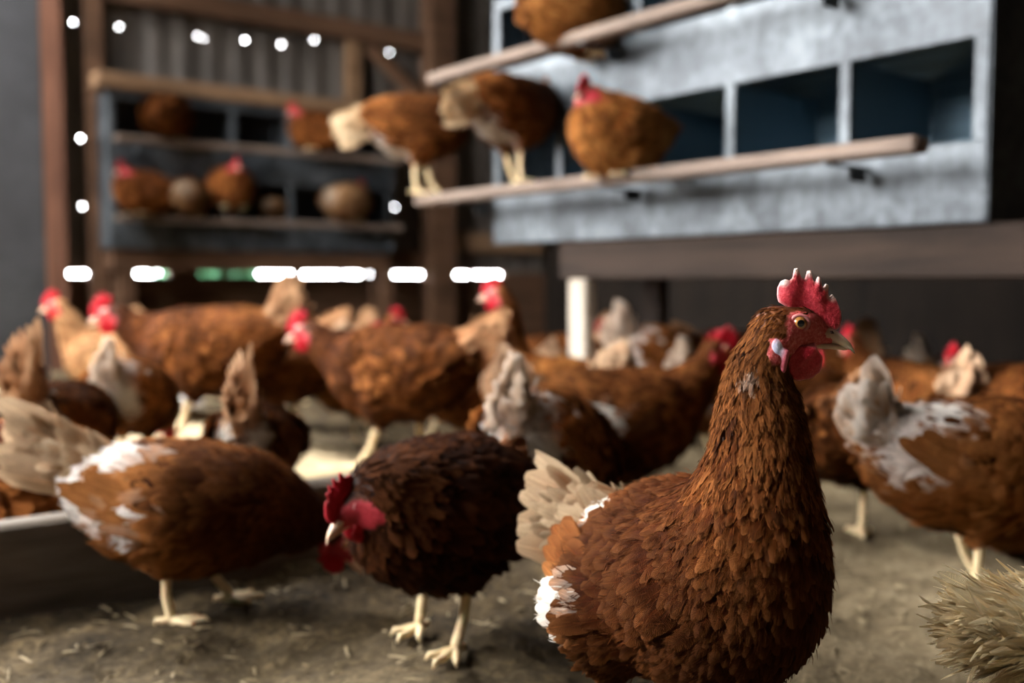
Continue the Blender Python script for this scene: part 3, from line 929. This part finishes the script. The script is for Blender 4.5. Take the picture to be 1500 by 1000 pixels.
# ------------------------------------------------------------------ ground
KERB_D = 1.49
def smooth01(x):
    x = np.clip(x, 0, 1); return x*x*(3-2*x)
def ground_z(x, y):
    x = np.asarray(x, float); y = np.asarray(y, float)
    e, d = x*Ex+y*Ey, x*Dx+y*Dy
    r = smooth01((d-KERB_D-.015)/.03)*(1-smooth01((e-.95)/.45))
    P = np.stack([x.ravel(), y.ravel(), np.zeros(x.size)], 1)
    lump = (fnoise(P, 9, 2)*.010+fnoise(P, 32, 3)*.006+fnoise(P, 85, 4)*.0045).reshape(x.shape)
    return r*.062+lump
def gz(x, y):
    return float(ground_z(np.array([x]), np.array([y]))[0])
def patch(e0, e1, d0, d1, step):
    es = np.arange(e0, e1+step*.5, step); dd = np.arange(d0, d1+step*.5, step)
    return es, dd
es = np.unique(np.round(np.concatenate([np.arange(-2.1, -.8, .08), np.arange(-.8, 2.2, .016), np.arange(2.2, 4.41, .06)]), 4))
dd = np.unique(np.round(np.concatenate([np.arange(-2.4, -.2, .08), np.arange(-.2, 2.4, .016), np.arange(2.4, 5.2, .05)]), 4))
EE, DD = np.meshgrid(es, dd, indexing='ij')
XX, YY = EE*Ex+DD*Dx, EE*Ey+DD*Dy
ZZ = ground_z(XX, YY)
rsf = np.random.RandomState(3)
ZZ = ZZ+rsf.normal(size=ZZ.shape)*.0022
ni, nj = EE.shape
idx = np.arange(ni*nj).reshape(ni, nj)
Fq = np.stack([idx[:-1, :-1], idx[1:, :-1], idx[1:, 1:], idx[:-1, 1:]], -1).reshape(-1, 4)
Pg = np.stack([XX.ravel(), YY.ravel(), ZZ.ravel()], 1)
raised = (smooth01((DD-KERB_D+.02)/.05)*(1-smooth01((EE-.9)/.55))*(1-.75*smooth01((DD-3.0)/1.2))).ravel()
lit_mask = np.clip(raised*(.85+.35*fnoise(Pg, 7, 9))+.10*fnoise(Pg, 5, 10), 0, 1)  # paler litter where light pools on the raised floor, painted into the colour
lit_mask = np.maximum(lit_mask, np.clip(.30+.35*fnoise(Pg, 4, 21), 0, 1)*np.clip((Pg[:, 0]-.15)/.4, 0, 1)*.6)
fl = obj('floor', make_mesh('floor', Pg, [Fq], [M_LITTER], None, None, None, True, {'lit_tone': lit_mask}))
tag(fl, kind='structure')

# loose straw and shavings trodden into the litter
rs = np.random.RandomState(12)
bl = []
N = 5200
ee = rs.uniform(-.5, 3.0, N); d_ = rs.uniform(-.1, 3.6, N)
px, py = ee*Ex+d_*Dx, ee*Ey+d_*Dy
pz = ground_z(px, py)+.003
an = rs.uniform(0, 2*math.pi, N); L = rs.uniform(.008, .04, N); W = rs.uniform(.0012, .0035, N)
t = np.stack([np.cos(an), np.sin(an), rs.normal(size=N)*.12], 1); t /= np.linalg.norm(t, axis=1)[:, None]
sd = np.stack([-np.sin(an), np.cos(an), np.zeros(N)], 1)
c = np.stack([px, py, pz], 1)
Vc = np.stack([c-t*L[:, None]/2-sd*W[:, None]/2, c+t*L[:, None]/2-sd*W[:, None]/2, c+t*L[:, None]/2+sd*W[:, None]/2, c-t*L[:, None]/2+sd*W[:, None]/2,
               c+np.array([0, 0, .002])], 1).reshape(-1, 3)
k = np.arange(N)[:, None]*5
Tc = np.concatenate([np.concatenate([k, k+1, k+4], 1), np.concatenate([k+1, k+2, k+4], 1), np.concatenate([k+2, k+3, k+4], 1), np.concatenate([k+3, k, k+4], 1)])
st = obj('straw_litter', make_mesh('straw_litter', Vc, [Tc], [M_CHIP], smooth=False))
tag(st, 'loose straw and shavings scattered over the trodden litter floor', 'straw', kind='stuff')

# ------------------------------------------------------------------ the barn shell
def shell(name, boxes, mat, bev=0.0):
    m = MB()
    for b in boxes: m.box(*b, bev)
    o = m.build(name, mat, None, loc=(0, 0, 0), rz=TH)
    return tag(o, kind='structure')
# far wall of corrugated sheet: a strip of daylight under it, nail holes through it, an open hatch left of the view
def far_px(px, py, d):
    """where the line of sight through a photo pixel meets the plane d (used once, to read positions off the photo)"""
    u, v = (px-750)/FPX, (500-py)/FPX
    ct, st_ = math.cos(TILT), math.sin(TILT)
    dr = np.array([u, ct+v*st_, -st_+v*ct])
    k = d/(dr[0]*Dx+dr[1]*Dy)
    p = dr*k
    return p[0]*Ex+p[1]*Ey, p[2]+CAMZ
HOLES = [(108, 32), (176, 40), (289, 53), (299, 56), (358, 59), (414, 65), (461, 59), (570, 77), (117, 202), (47, 202), (122, 302), (56, 303), (578, 303), (712, 308), (-60, 150), (820, 60)]
SLOT_Z = (.474, .494)
hz = [far_px(x, y, D_FAR) for x, y in HOLES]
dz_ = .0050
zl = sorted(set([SLOT_Z[1], FARWIN[2], FARWIN[3], Z_CEIL] + [round(z+s*dz_, 5) for _, z in hz for s in (-1, 1)]))
es = np.arange(-2.0, 4.3, .0100)
prof = .005*np.clip(np.sin(es*2*math.pi/.145)*2.2, -1, 1)
V = np.array([(e, D_FAR+p, z) for z in zl for e, p in zip(es, prof)])
ne = len(es); Q = []
hset = set()
for e, z in hz:
    i = int(round((e-es[0])/.0100-.5)); 
    for j in range(len(zl)-1):
        if zl[j] < z < zl[j+1] or abs((zl[j]+zl[j+1])/2-z) < 1e-4:
            hset.add((i, j))
for j in range(len(zl)-1):
    zc = (zl[j]+zl[j+1])/2
    for i in range(ne-1):
        ec = (es[i]+es[i+1])/2
        if FARWIN[0] < ec < FARWIN[1] and FARWIN[2] < zc < FARWIN[3]: continue
        if (i, j) in hset: continue
        Q.append([j*ne+i, j*ne+i+1, (j+1)*ne+i+1, (j+1)*ne+i])
wf = obj('wall_far', make_mesh('wall_far', V, [np.array(Q)], [M_CORR]), None, (0, 0, 0), TH)
tag(wf, kind='structure')
shell('baseboard_far', [(-2.0, 4.3, D_FAR-.025, D_FAR+.025, -.05, SLOT_Z[0])], M_DARKW, .004)
# blocks that interrupt the strip of daylight
gaps = [(95, 150), (165, 246), (290, 430), (441, 498), (501, 530), (538, 625), (655, 688), (692, 735)]
e_edges = [(far_px(a, 400, D_FAR)[0], far_px(b, 400, D_FAR)[0]) for a, b in gaps]
blocks = []; last = -2.0
for a, b in e_edges:
    if a-last > .004: blocks.append((last, a, D_FAR-.02, D_FAR+.02, SLOT_Z[0]-.002, SLOT_Z[1]+.004))
    last = b
blocks.append((last, 4.3, D_FAR-.02, D_FAR+.02, SLOT_Z[0]-.002, SLOT_Z[1]+.004))
shell('trim_1', blocks, M_DARKW)
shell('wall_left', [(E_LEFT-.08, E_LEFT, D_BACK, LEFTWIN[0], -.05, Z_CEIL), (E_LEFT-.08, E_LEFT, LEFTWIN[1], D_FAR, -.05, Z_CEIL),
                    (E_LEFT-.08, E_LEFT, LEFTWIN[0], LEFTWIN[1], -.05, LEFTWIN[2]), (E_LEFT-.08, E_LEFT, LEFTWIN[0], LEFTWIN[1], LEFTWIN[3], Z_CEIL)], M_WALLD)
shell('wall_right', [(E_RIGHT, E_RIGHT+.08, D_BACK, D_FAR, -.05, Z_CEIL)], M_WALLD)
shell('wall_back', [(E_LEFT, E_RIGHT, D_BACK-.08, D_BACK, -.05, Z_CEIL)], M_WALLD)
r0, r1, r2, r3 = ROOFLIGHT
shell('ceiling', [(E_LEFT-.08, r0, D_BACK-.08, D_FAR+.06, Z_CEIL, Z_CEIL+.06), (r1, E_RIGHT+.08, D_BACK-.08, D_FAR+.06, Z_CEIL, Z_CEIL+.06),
                  (r0, r1, D_BACK-.08, r2, Z_CEIL, Z_CEIL+.06), (r0, r1, r3, D_FAR+.06, Z_CEIL, Z_CEIL+.06)], M_CEIL)

def timber(name, label, cat, boxes, mat, group=None, bev=.006, kind=None):
    m = MB()
    for b in boxes: m.box(*b, bev)
    o = m.build(name, mat, None, loc=(0, 0, 0), rz=TH)
    if kind: return tag(o, kind=kind)
    return tag(o, label, cat, group)
# posts and rails of the far wall
dF = D_FAR-.03
e1, _ = far_px(66, 200, dF-.10)
timber('wall_post', 'reddish-brown square timber post at the far left, beside the grey pier', 'post', [(e1-.075, e1+.075, dF-.15, dF, -.03, Z_CEIL)], M_POST)
e2, _ = far_px(139, 200, dF-.05)
timber('wall_post', 'thin dark timber post just left of the far nest boxes', 'post', [(e2-.042, e2+.042, dF-.08, dF, -.03, Z_CEIL)], M_DARKW)
e3, _ = far_px(641, 200, dF-.06)
timber('wall_post', 'thick dark brown timber post behind the hen on the end of the lower perch', 'post', [(e3-.085, e3+.085, dF-.13, dF, -.03, Z_CEIL)], M_DARKW)
e4, z4 = far_px(517, 60, dF-.03)
_, zt = far_px(300, 10, dF-.03)
timber('wall_rail', 'dark horizontal timber rail across the top of the far wall', 'rail', [(e2+.043, e3-.086, dF-.06, dF, zt-.05, zt+.06)], M_DARKW)
_, zb = far_px(517, 140, dF-.03)
timber('wall_stud', 'short brown upright stud above the far nest boxes', 'post', [(e4-.045, e4+.045, dF-.055, dF, 1.40, zt-.052)], M_TANB)
bz = MB()
pa = bw(e4+.10, dF-.05, zt-.07); pb = bw(e3-.10, dF-.05, 1.50)
bz.tube([pa, pa.lerp(pb, .5), pb], [.05, .05, .05], 4)
tag(bz.build('diagonal_brace', M_DARKW), 'dark diagonal brace running down to the thick brown post', 'brace')
e5, _ = far_px(20, 250, 4.2)
timber('pier', 'dark grey mottled pier at the left edge of the barn', 'pier', [(e5-.22, e5+.075, 4.05, 4.35, -.03, Z_CEIL)], M_PIER)
_, zr = far_px(700, 345, dF-.03)
timber('wall_rail', 'brown horizontal rail low on the wall right of the thick post', 'rail', [(e3+.086, 4.15, dF-.05, dF, .62, .74)], M_TANB)
timber('wall_rail', 'dark red-brown rail below the far nest boxes', 'rail', [(e2+.043, e3-.086, dF-.05, dF, .53, .62)], M_DARKW)

# green hedge and grass seen through the strip of daylight
gg = MB(); gg.box(-6, 8, D_FAR+.2, D_FAR+14, -.25, -.12)
tag(gg.build('outside_ground', M_GRASS, None, loc=(0, 0, 0), rz=TH), kind='structure')
rs = np.random.RandomState(5)
ha, hb = far_px(252, 400, D_FAR+.9)[0], far_px(361, 400, D_FAR+.9)[0]
hm = []
N = 900
P_ = np.stack([rs.uniform(ha, hb, N), D_FAR+.9+rs.uniform(-.12, .2, N), rs.uniform(-.12, .62, N)], 1)
tt = rs.normal(size=(N, 3)); tt /= np.linalg.norm(tt, axis=1)[:, None]
nn = rs.normal(size=(N, 3)); nn -= tt*(nn*tt).sum(1)[:, None]; nn /= np.linalg.norm(nn, axis=1)[:, None]
one = np.ones((N, 3))
b = feather_block(P_, tt, nn, np.full(N, .11), np.full(N, .06), np.full(N, .1), np.full(N, .2), one, one, one, 5, rs, None, .02)
hg = obj('hedge', make_mesh('hedge', b[0], [b[1]], [M_LEAF]), None, (0, 0, 0), TH)
tag(hg, 'green leafy bush outside, showing through the gap under the far wall', 'bush')

# ------------------------------------------------------------------ nest boxes
CW, NCELL, DEP = .302, 5, .345
LEN = CW*NCELL
Z0, ZA, ZB, ZC, ZD, ZT = .565, .718, .906, 1.08, 1.256, 1.287
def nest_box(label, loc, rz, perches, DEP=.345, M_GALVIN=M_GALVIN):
    root = empty('nest_box', loc, rz)
    tag(root, label, 'nest box')
    th = .012
    def part(name, boxes, mat, parent=root, bev=.0025):
        m = MB()
        for b in boxes: m.box(*b, bev)
        return m.build(name, mat, parent)
    part('front_panel', [(0, LEN, 0, th, Z0, ZA)], M_GALV)
    part('front_panel', [(0, LEN, 0, th, ZB, ZC)], M_GALV)
    part('front_panel', [(0, LEN, 0, th, ZD, ZT)], M_GALV)
    part('roof', [(-.004, LEN+.004, -.006, DEP+.01, ZT, ZT+.010)], M_GALV)
    part('side_panel', [(-.006, 0, 0, DEP, Z0, ZT)], M_GALV)
    part('side_panel', [(LEN, LEN+.006, 0, DEP, Z0, ZT)], M_GALV)
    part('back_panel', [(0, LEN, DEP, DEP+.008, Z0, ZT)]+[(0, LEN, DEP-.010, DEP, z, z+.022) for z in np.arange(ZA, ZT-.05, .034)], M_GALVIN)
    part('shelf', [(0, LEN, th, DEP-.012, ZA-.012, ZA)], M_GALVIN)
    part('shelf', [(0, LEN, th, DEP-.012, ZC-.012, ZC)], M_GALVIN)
    for (za, zb) in ((ZA, ZB), (ZC, ZD)):
        for i in range(NCELL+1):
            x = i*CW
            xa = max(0, x-.014); xb = min(LEN, x+.014)
            if i == 0: xb = .030
            if i == NCELL: xa = LEN-.030
            p = part('divider', [(xa, xb, -.002, th, za-.003, zb+.003)], M_GALV)
            if 0 < i < NCELL:
                part('partition', [(x-.003, x+.003, th, DEP-.011, za, zb)], M_GALVIN, p)
    for (x0, x1, y, z, tilt) in perches:
        m = MB(); m.box(-(x1-x0)/2, (x1-x0)/2, -.027, .027, -.030, 0, .007)
        pr = m.build('perch', M_PERCH, root)
        pr.location = ((x0+x1)/2, y, z); pr.rotation_euler = (0, 0, tilt)
        n = 3
        for i in range(n):
            bx = -LEN/2+.12+(LEN-.24)*i/(n-1)
            yl = abs(y)-.01
            b = MB()
            b.box(bx-.006, bx+.006, -.020, yl+.018, -.036, -.0305, .001)
            b.box(bx-.004, bx+.004, yl*.55, yl, -.062, -.0362, .001)
            b.build('bracket', M_GALV, pr)
    return root
NB0 = bw(1.83, 2.430)
near_rz = math.atan2(-Dy, -Dx)
nest_box('large galvanised steel nest box on the wooden stand, two rows of open cells', NB0, near_rz,
         [(-.20, 1.46, -.135, .716, .0), (-.13, 1.25, -.135, 1.075, .0)])
FD = 4.79
FB0 = bw(far_px(160, 250, FD)[0], FD)
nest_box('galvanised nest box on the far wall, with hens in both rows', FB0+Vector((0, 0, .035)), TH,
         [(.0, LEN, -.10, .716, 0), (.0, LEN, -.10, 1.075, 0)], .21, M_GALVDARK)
timber('top_board', 'tan timber board along the top of the far nest box', 'board', [(to_ed(FB0.x, FB0.y)[0]-.05, to_ed(FB0.x, FB0.y)[0]+LEN+.2, FD-.02, FD+.09, 1.334, 1.405)], M_TANB)
def stand(label, loc, rz, matb, matl, DEP=.345, ext=.35):
    root = empty('wooden_stand', loc, rz); tag(root, label, 'stand')
    def part(name, b, mat):
        m = MB(); m.box(*b, .005); return m.build(name, mat, root)
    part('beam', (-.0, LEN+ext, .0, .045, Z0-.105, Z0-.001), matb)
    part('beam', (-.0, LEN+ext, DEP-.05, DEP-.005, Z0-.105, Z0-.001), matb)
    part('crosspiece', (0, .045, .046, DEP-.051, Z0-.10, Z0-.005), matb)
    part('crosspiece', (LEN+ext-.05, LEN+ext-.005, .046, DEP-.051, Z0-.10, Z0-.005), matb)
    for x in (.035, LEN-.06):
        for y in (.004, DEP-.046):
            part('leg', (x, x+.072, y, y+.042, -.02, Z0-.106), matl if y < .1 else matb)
    return root
def along(rz, loc, x, y, z=0):
    return Vector(loc)+Vector((math.cos(rz)*x-math.sin(rz)*y, math.sin(rz)*x+math.cos(rz)*y, z))
# the near stand starts a cell in from the far end of the nest box
stand('pale weathered wooden stand under the large nest box', along(near_rz, NB0, CW*.97, .006), near_rz, M_STAND_SHADED, M_STANDV)
stand('dark wooden stand under the far nest box', along(TH, FB0, .01, .012, .035), TH, M_DARKW, M_DARKW, .16, -.02)

# ------------------------------------------------------------------ kerb and loose boards
kb = MB(); kb.box(-1.15, 1.02, KERB_D-.045, KERB_D, -.04, .132, .006)
ko = kb.build('kerb_board', M_KERB, None, loc=(0, 0, 0), rz=TH)
tag(ko, 'grey timber kerb board holding back the raised litter', 'board')
def board(label, c, rz, l, w_, t_, mat, z):
    m = MB(); m.box(-l/2, l/2, -w_/2, w_/2, 0, t_, .003)
    o = m.build('loose_board', mat, None, loc=(c[0], c[1], z), rz=rz)
    return tag(o, label, 'board')
def gpix(px, py, z=0.0):
    u, v = (px-750)/FPX, (500-py)/FPX
    ct, st_ = math.cos(TILT), math.sin(TILT)
    dr = np.array([u, ct+v*st_, -st_+v*ct]); k = (z-CAMZ)/dr[2]
    return dr[0]*k, dr[1]*k
c = gpix(255, 580, .10)
board('pale grey board lying on the raised litter behind the pecking hen', c, math.radians(108), .62, .17, .014, M_GREYB, .098)

# ------------------------------------------------------------------ the flock
W_ = lambda *a: list(a)
KINDS = {
 'focal': spec('alert', detail='hi', pal=RUST, seed=11, bias=-.03,
     wy=.90, wing_out=.004, nodes=[(-.122, 0, .205, .024), (-.094, 0, .200, .042), (-.052, 0, .190, .070), (0, 0, .188, .091), (.05, 0, .200, .091), (.082, 0, .243, .069),
            (.094, 0, .297, .049), (.095, 0, .345, .038)],
     wing_len=.50, fwd=(.469, .883, -.03), eye=(.108, .0247, .426), neck=(-.029, -.040, .0265), thigh=.050,
     legs=[((-.03, .055, .152), (-.04, .05, .09), (.0, .05, 0), 0), ((-.036, -.056, .148), (-.045, -.05, .09), (-.02, -.05, 0), 0)],
     tail=((-.128, 0, .206), 12, .130), sway=18, tail_col=(.17, .070, .026), tail_tip=(.50, .36, .22),
     white=W_(((-.068, -.050, .242), .020, .95), ((-.09, -.02, .245), .022, .95), ((-.030, -.100, .172), .019, 1.0), ((-.045, -.095, .140), .018, .9), ((.105, -.016, .382), .010, .45)),
     light=W_(((-.035, -.10, .15), .050, .9), ((-.12, 0, .24), .05, .6), ((.09, 0, .38), .06, .30)),
     darks=W_(((.01, -.085, .225), .085, .9), ((.10, -.03, .175), .09, .85), ((.0, -.09, .15), .06, .7))),  # wing, lower breast and flank darkened: their shade put into the feather colour
 'dark': spec('tuck', eye=(.152, -.02, .212), neck=(-.03, .004, .032), fwd=(.86, -.3, -.42), detail='mid', pal=DARK, seed=5, tail_col=(.10, .03, .01), tail_tip=(.2, .08, .03), 
     light=W_(((.12, .02, .23), .05, .7), ((-.12, .05, .16), .05, .6)), tipw=.1),
 'pale_peck': spec('peck', detail='mid', pal=PIED, seed=8, tail_col=(.46, .25, .12), tail_tip=(.74, .56, .36),
     nodes=[(-.140, 0, .190, .034), (-.11, 0, .178, .062), (-.055, 0, .160, .086), (0, 0, .152, .091), (.055, 0, .150, .080), (.10, 0, .142, .060), (.135, 0, .130, .045)],
     eye=(.200, 0, .094), neck=(-.036, .006, .026), tail=((-.145, 0, .212), 31, .15),
     white=W_(((-.13, -.02, .225), .060, .95), ((-.15, -.02, .16), .055, .8), ((-.11, -.08, .16), .040, .7), ((-.05, -.10, .165), .030, .8), ((-.075, -.03, .235), .04, .8)),
     light=W_(((-.09, -.07, .15), .115, 1.0), ((-.12, 0, .22), .10, 1.0), ((-.02, -.09, .09), .08, .6)), darks=W_(((.06, -.07, .18), .09, .9), ((.15, 0, .12), .09, .95)), tipw=.1),
 'pale_walk': spec('walk', detail='mid', pal=PIED, seed=21, tail=((-.150, 0, .240), 60, .105), tail_col=(.62, .36, .17), tail_tip=(.86, .80, .72),
     white=W_(((-.13, 0, .26), .05, .95), ((-.06, -.05, .285), .045, .95), ((-.12, -.05, .22), .05, .7), ((-.16, 0, .3), .06, .8)),
     light=W_(((-.09, -.07, .17), .12, 1.0), ((-.05, -.06, .13), .08, .9), ((.02, -.09, .2), .07, .5)), tipw=.1),
 'cream': spec('walk', detail='hi', pal=dict(TAN, main=(.66, .44, .22), dark=(.50, .26, .10), light=(.82, .58, .30), white=(.95, .80, .52)), seed=31, tail=((-.150, 0, .215), 12, .12), tail_col=(.74, .50, .24), tail_tip=(.95, .80, .50), fluffy=1.7, wispy=True,
     white=W_(((-.14, 0, .24), .09, .9), ((-.10, -.05, .20), .08, .8)), light=W_(((-.10, 0, .22), .14, .8))),
 'walk_rust': spec('level', detail='mid', pal=BACK, seed=41, bias=-.12, tail_col=(.30, .11, .04), tail_tip=(.48, .26, .13), tipw=.1),
 'walk_dark': spec('level', tail=((-.150, 0, .240), 60, .12), detail='mid', pal=BACK, seed=43, bias=-.1, tail_col=(.30, .12, .05), tail_tip=(.55, .32, .17), light=W_(((-.10, 0, .27), .05, .8)), tipw=.1),
 'walk_mottle': spec('walk', detail='mid', pal=BACK, seed=47, tail_col=(.45, .22, .10), tail_tip=(.72, .5, .32), eye=(.195, 0, .315), fwd=(1, 0, -.3),
     nodes=[(-.150, 0, .228, .030), (-.12, 0, .216, .056), (-.06, 0, .198, .084), (0, 0, .190, .092), (.055, 0, .197, .086), (.10, 0, .220, .062), (.135, 0, .248, .045), (.152, 0, .268, .036)],
     white=W_(((-.02, -.095, .21), .028, .9), ((-.11, -.06, .15), .04, .7)), light=W_(((-.10, 0, .24), .08, .6), ((-.06, -.08, .17), .05, .5)), tipw=.1),
 'peck_tailup': spec('peck', detail='mid', pal=BACK, seed=51, tail=((-.122, 0, .180), 78, .17), tail_col=(.34, .14, .055), tail_tip=(.60, .38, .22), bias=-.15,
     nodes=[(-.120, 0, .178, .032), (-.095, 0, .165, .058), (-.05, 0, .146, .082), (0, 0, .138, .088), (.05, 0, .136, .080), (.09, 0, .128, .062), (.122, 0, .114, .046)],
     white=W_(((-.13, .035, .17), .033, .95), ((-.13, -.035, .17), .038, .95)), light=W_(((-.11, 0, .19), .05, .7)), tipw=.1),
 'peck_pale': spec('peck', detail='mid', pal=PIED, seed=53, tail=((-.130, 0, .236), 64, .105), tail_col=(.70, .44, .26), tail_tip=(.88, .78, .66),
     white=W_(((-.12, 0, .23), .07, .9), ((-.12, -.05, .17), .05, .8)), light=W_(((-.09, 0, .22), .12, .9)), tipw=.1),
 'upright': spec('alert', detail='mid', pal=GOLD, seed=61, bias=-.1, tail_col=(.30, .12, .05), tail_tip=(.6, .42, .26), white=W_(((.10, .03, .27), .04, .7)), light=W_(((.11, 0, .3), .06, .6)), tipw=.1),
 'upright_tan': spec('walk', detail='mid', pal=TAN, seed=63, tail_col=(.36, .2, .09), tail_tip=(.6, .42, .26), tipw=.1),
 'roost_gold': spec('roost', detail='mid', pal=GOLD, seed=71, tail_col=(.36, .13, .04), tail_tip=(.5, .22, .07), tipw=.1),
 'roost_rust': spec('roost', detail='lo', pal=RUST, seed=73, tail_col=(.3, .1, .03), tail_tip=(.45, .22, .1), tipw=.1),
 'roost_tan': spec('roost', detail='lo', pal=TAN, seed=75, tail_col=(.6, .4, .24), tail_tip=(.8, .68, .52), white=W_(((-.11, 0, .14), .06, .9)), tipw=.1),
 'perch_pale': spec('walk', detail='mid', pal=PIED, seed=81, tail=((-.150, 0, .218), -10, .125), tail_col=(.66, .43, .24), tail_tip=(.84, .66, .42), fwd=(1, 0, -.2),
     eye=(.170, 0, .305),
     nodes=[(-.150, 0, .222, .032), (-.12, 0, .218, .056), (-.06, 0, .207, .084), (0, 0, .200, .092), (.055, 0, .208, .086), (.095, 0, .232, .062), (.120, 0, .252, .045)],
     white=W_(((-.06, 0, .125), .055, .8), ((-.10, 0, .16), .05, .6)), light=W_(((-.10, 0, .25), .07, .9), ((-.04, 0, .13), .07, .9)), darks=W_(((.04, -.05, .25), .08, .7)), tipw=.1),
}


PARTS = {}

def hen(kind, label, x, y, yaw, z=None, scale=1.0, group=None):
    if kind not in PARTS:
        PARTS[kind] = hen_parts(kind, KINDS[kind])
    root = empty('hen', (x, y, gz(x, y) if z is None else z), math.radians(yaw))
    root.scale = (scale,)*3
    tag(root, label, 'hen', group)
    for name, me, _ in PARTS[kind]:
        obj(name, me, root)
    return root
def at(px, Y):
    return (px-750)/FPX*Y, Y
FL = 'hens on the litter floor'
def fh(kind, label, px, Y, yaw, scale=1.0, z=None, group=FL):
    x, y = at(px, Y)
    return hen(kind, label, x, y, yaw, z, scale, group)
def on_perch(kind, label, px, e, zp, yaw, scale=1.0, group='hens on the near nest box perches'):
    """sits where the line of sight through photo column px crosses the perch line e"""
    u = (px-750)/FPX
    d = e*(Ex-u*Ey)/(u*Dy-Dx)
    p = bw(e, d)
    return hen(kind, label, p.x, p.y, yaw, zp, scale, group)

fh('focal', 'rust-brown hen in sharp focus in the foreground, red comb upright, head in profile', 1008, .898, -62, group=FL)
fh('dark', 'dark mahogany hen hunched behind the sharp foreground hen, head lowered to the left', 642, 1.21, 240, .94)
fh('pale_peck', 'large hen pecking at the left, cream tail raised and pale fluffy rump', 288, 1.34, 8, .97)
fh('pale_walk', 'rust hen with white-patched back and upright pale tail at the right', 1428, 1.38, 18, 1.0)
fh('cream', 'cream fluffy hen at the bottom right corner, only its rear in view', 1752, .80, 0, .79)
fh('roost_gold', 'orange-brown hen cut off by the right edge, behind the white-patched hen', 1535, 1.60, 10, 1.0)
fh('walk_mottle', 'brown mottled hen facing right, behind the sharp hen\'s tail', 905, 1.80, 14, 1.05)
fh('peck_pale', 'hen with upright pale tail seen from behind, right of the dark hunched hen', 815, 1.56, 64, 1.0)
fh('walk_mottle', 'hen with a white rump between the big rust hen and the mottled hen', 702, 2.42, 200, .95)
fh('walk_rust', 'big rust hen facing left, red comb and pale face, in the middle of the floor', 582, 2.12, 158, 1.1)
fh('walk_dark', 'big brown hen facing left, broadside, in front of the green gap', 302, 2.42, 176, 1.15)
fh('peck_tailup', 'hen seen from behind with orange tail straight up, just behind the pecking hen', 374, 1.73, 94, .82)
fh('peck_pale', 'brown hen with white tail raised, left of the pale board', 200, 2.13, 84, .82)
fh('peck_tailup', 'hen at the left edge with brown tail raised and white rump', 92, 1.87, 86, .92)
fh('roost_rust', 'dark hen low behind the kerb board at the left edge', 18, 1.52, 188, .85)
fh('upright_tan', 'tan hen facing left beside the reddish post', 168, 2.75, 178, .95)
fh('walk_rust', 'hen with bright red comb behind the broadside brown hen', 385, 3.0, 175, 1.15)
fh('walk_mottle', 'brown hen half hidden behind the big rust hen, to its left', 405, 2.60, 165, .95)
fh('upright', 'hen facing right with pale hackles, behind the big rust hen', 525, 2.72, 12, .80)
fh('walk_mottle', 'low brown mottled hen crossing left of the upright gold hen', 655, 2.65, 170, .95)
fh('upright', 'upright gold hen facing left with white bib, left of the stand leg', 795, 2.25, 150, 1.0)
fh('peck_pale', 'hen with cream tail upright under the nest box, right of the stand leg', 985, 2.72, 28, 1.15)
fh('walk_mottle', 'hen far under the nest box behind the cream-tailed hen', 975, 3.1, 175, .95)
fh('peck_pale', 'pale-rumped hen under the nest box, left of the sharp hen\'s head', 1055, 2.5, 40, .95)
fh('walk_mottle', 'mottled hen under the nest box seen from behind, right of the sharp hen\'s beak', 1325, 2.15, 105, 1.0)
fh('walk_rust', 'dark rust hen close behind the breast of the sharp hen', 1228, 1.78, 80, 1.0)
fh('walk_dark', 'dark hen in the shade under the right end of the nest box', 1500, 1.95, 100, 1.0)
fh('peck_pale', 'hen with pale rump deep under the nest box, above the white-patched hen', 1400, 2.6, 30, .95)
fh('walk_dark', 'dark hen deep under the nest box behind the sharp hen\'s comb', 1170, 2.75, 170, 1.0)
fh('walk_rust', 'rust hen deep in the shade beneath the middle of the nest box', 1080, 3.3, 10, 1.0)
fh('walk_dark', 'dim hen in the dark beyond the stand, left of its leg', 808, 3.1, 190, 1.0)
fh('walk_dark', 'dim dark hen by the far wall below the green gap', 275, 3.55, 10, 1.0)
fh('walk_dark', 'dim dark hen by the far wall below the far nest box', 470, 3.7, 175, 1.0)
# perches of the near nest box
PE = 1.695
on_perch('perch_pale', 'hen standing on the free end of the lower perch, pale belly and tail', 618, PE, .716, 14, 1.05)
on_perch('perch_pale', 'hen on the lower perch seen from behind, yellowish tail towards the camera', 752, PE, .716, 48, 1.0)
on_perch('roost_gold', 'orange-brown hen hunkered on the lower perch, facing left', 902, PE-.01, .700, 222, .92)
on_perch('roost_gold', 'brown hen on the upper perch of the near nest box', 848, PE+.06, 1.03, 20, .9)
# far nest box
def far_hen(kind, label, px, z, yaw, d=4.69, scale=.95):
    e = far_px(px, 250, d)[0]
    p = bw(e, d)
    return hen(kind, label, p.x, p.y, yaw, z, scale, 'hens on the far nest box')
far_hen('roost_rust', 'rust hen standing out on the upper perch of the far nest box, at its left', 248, 1.111, 100)
far_hen('roost_rust', 'brown hen on the upper perch of the far nest box, at its right', 462, 1.111, -150)
far_hen('roost_rust', 'orange hen on the lower perch of the far nest box, leftmost of its row', 208, .752, -120)
far_hen('roost_tan', 'hen with white rump on the lower perch of the far nest box, second from left', 274, .752, 100, scale=.82)
far_hen('roost_rust', 'tall dark hen in the middle of the lower row of the far nest box', 338, .80, -60)
far_hen('roost_tan', 'small pale hen inside the lower row of the far nest box', 402, .755, 80, 4.87, .6)
far_hen('roost_tan', 'yellow-brown hen on the lower perch of the far nest box, rightmost of its row', 510, .752, 60)
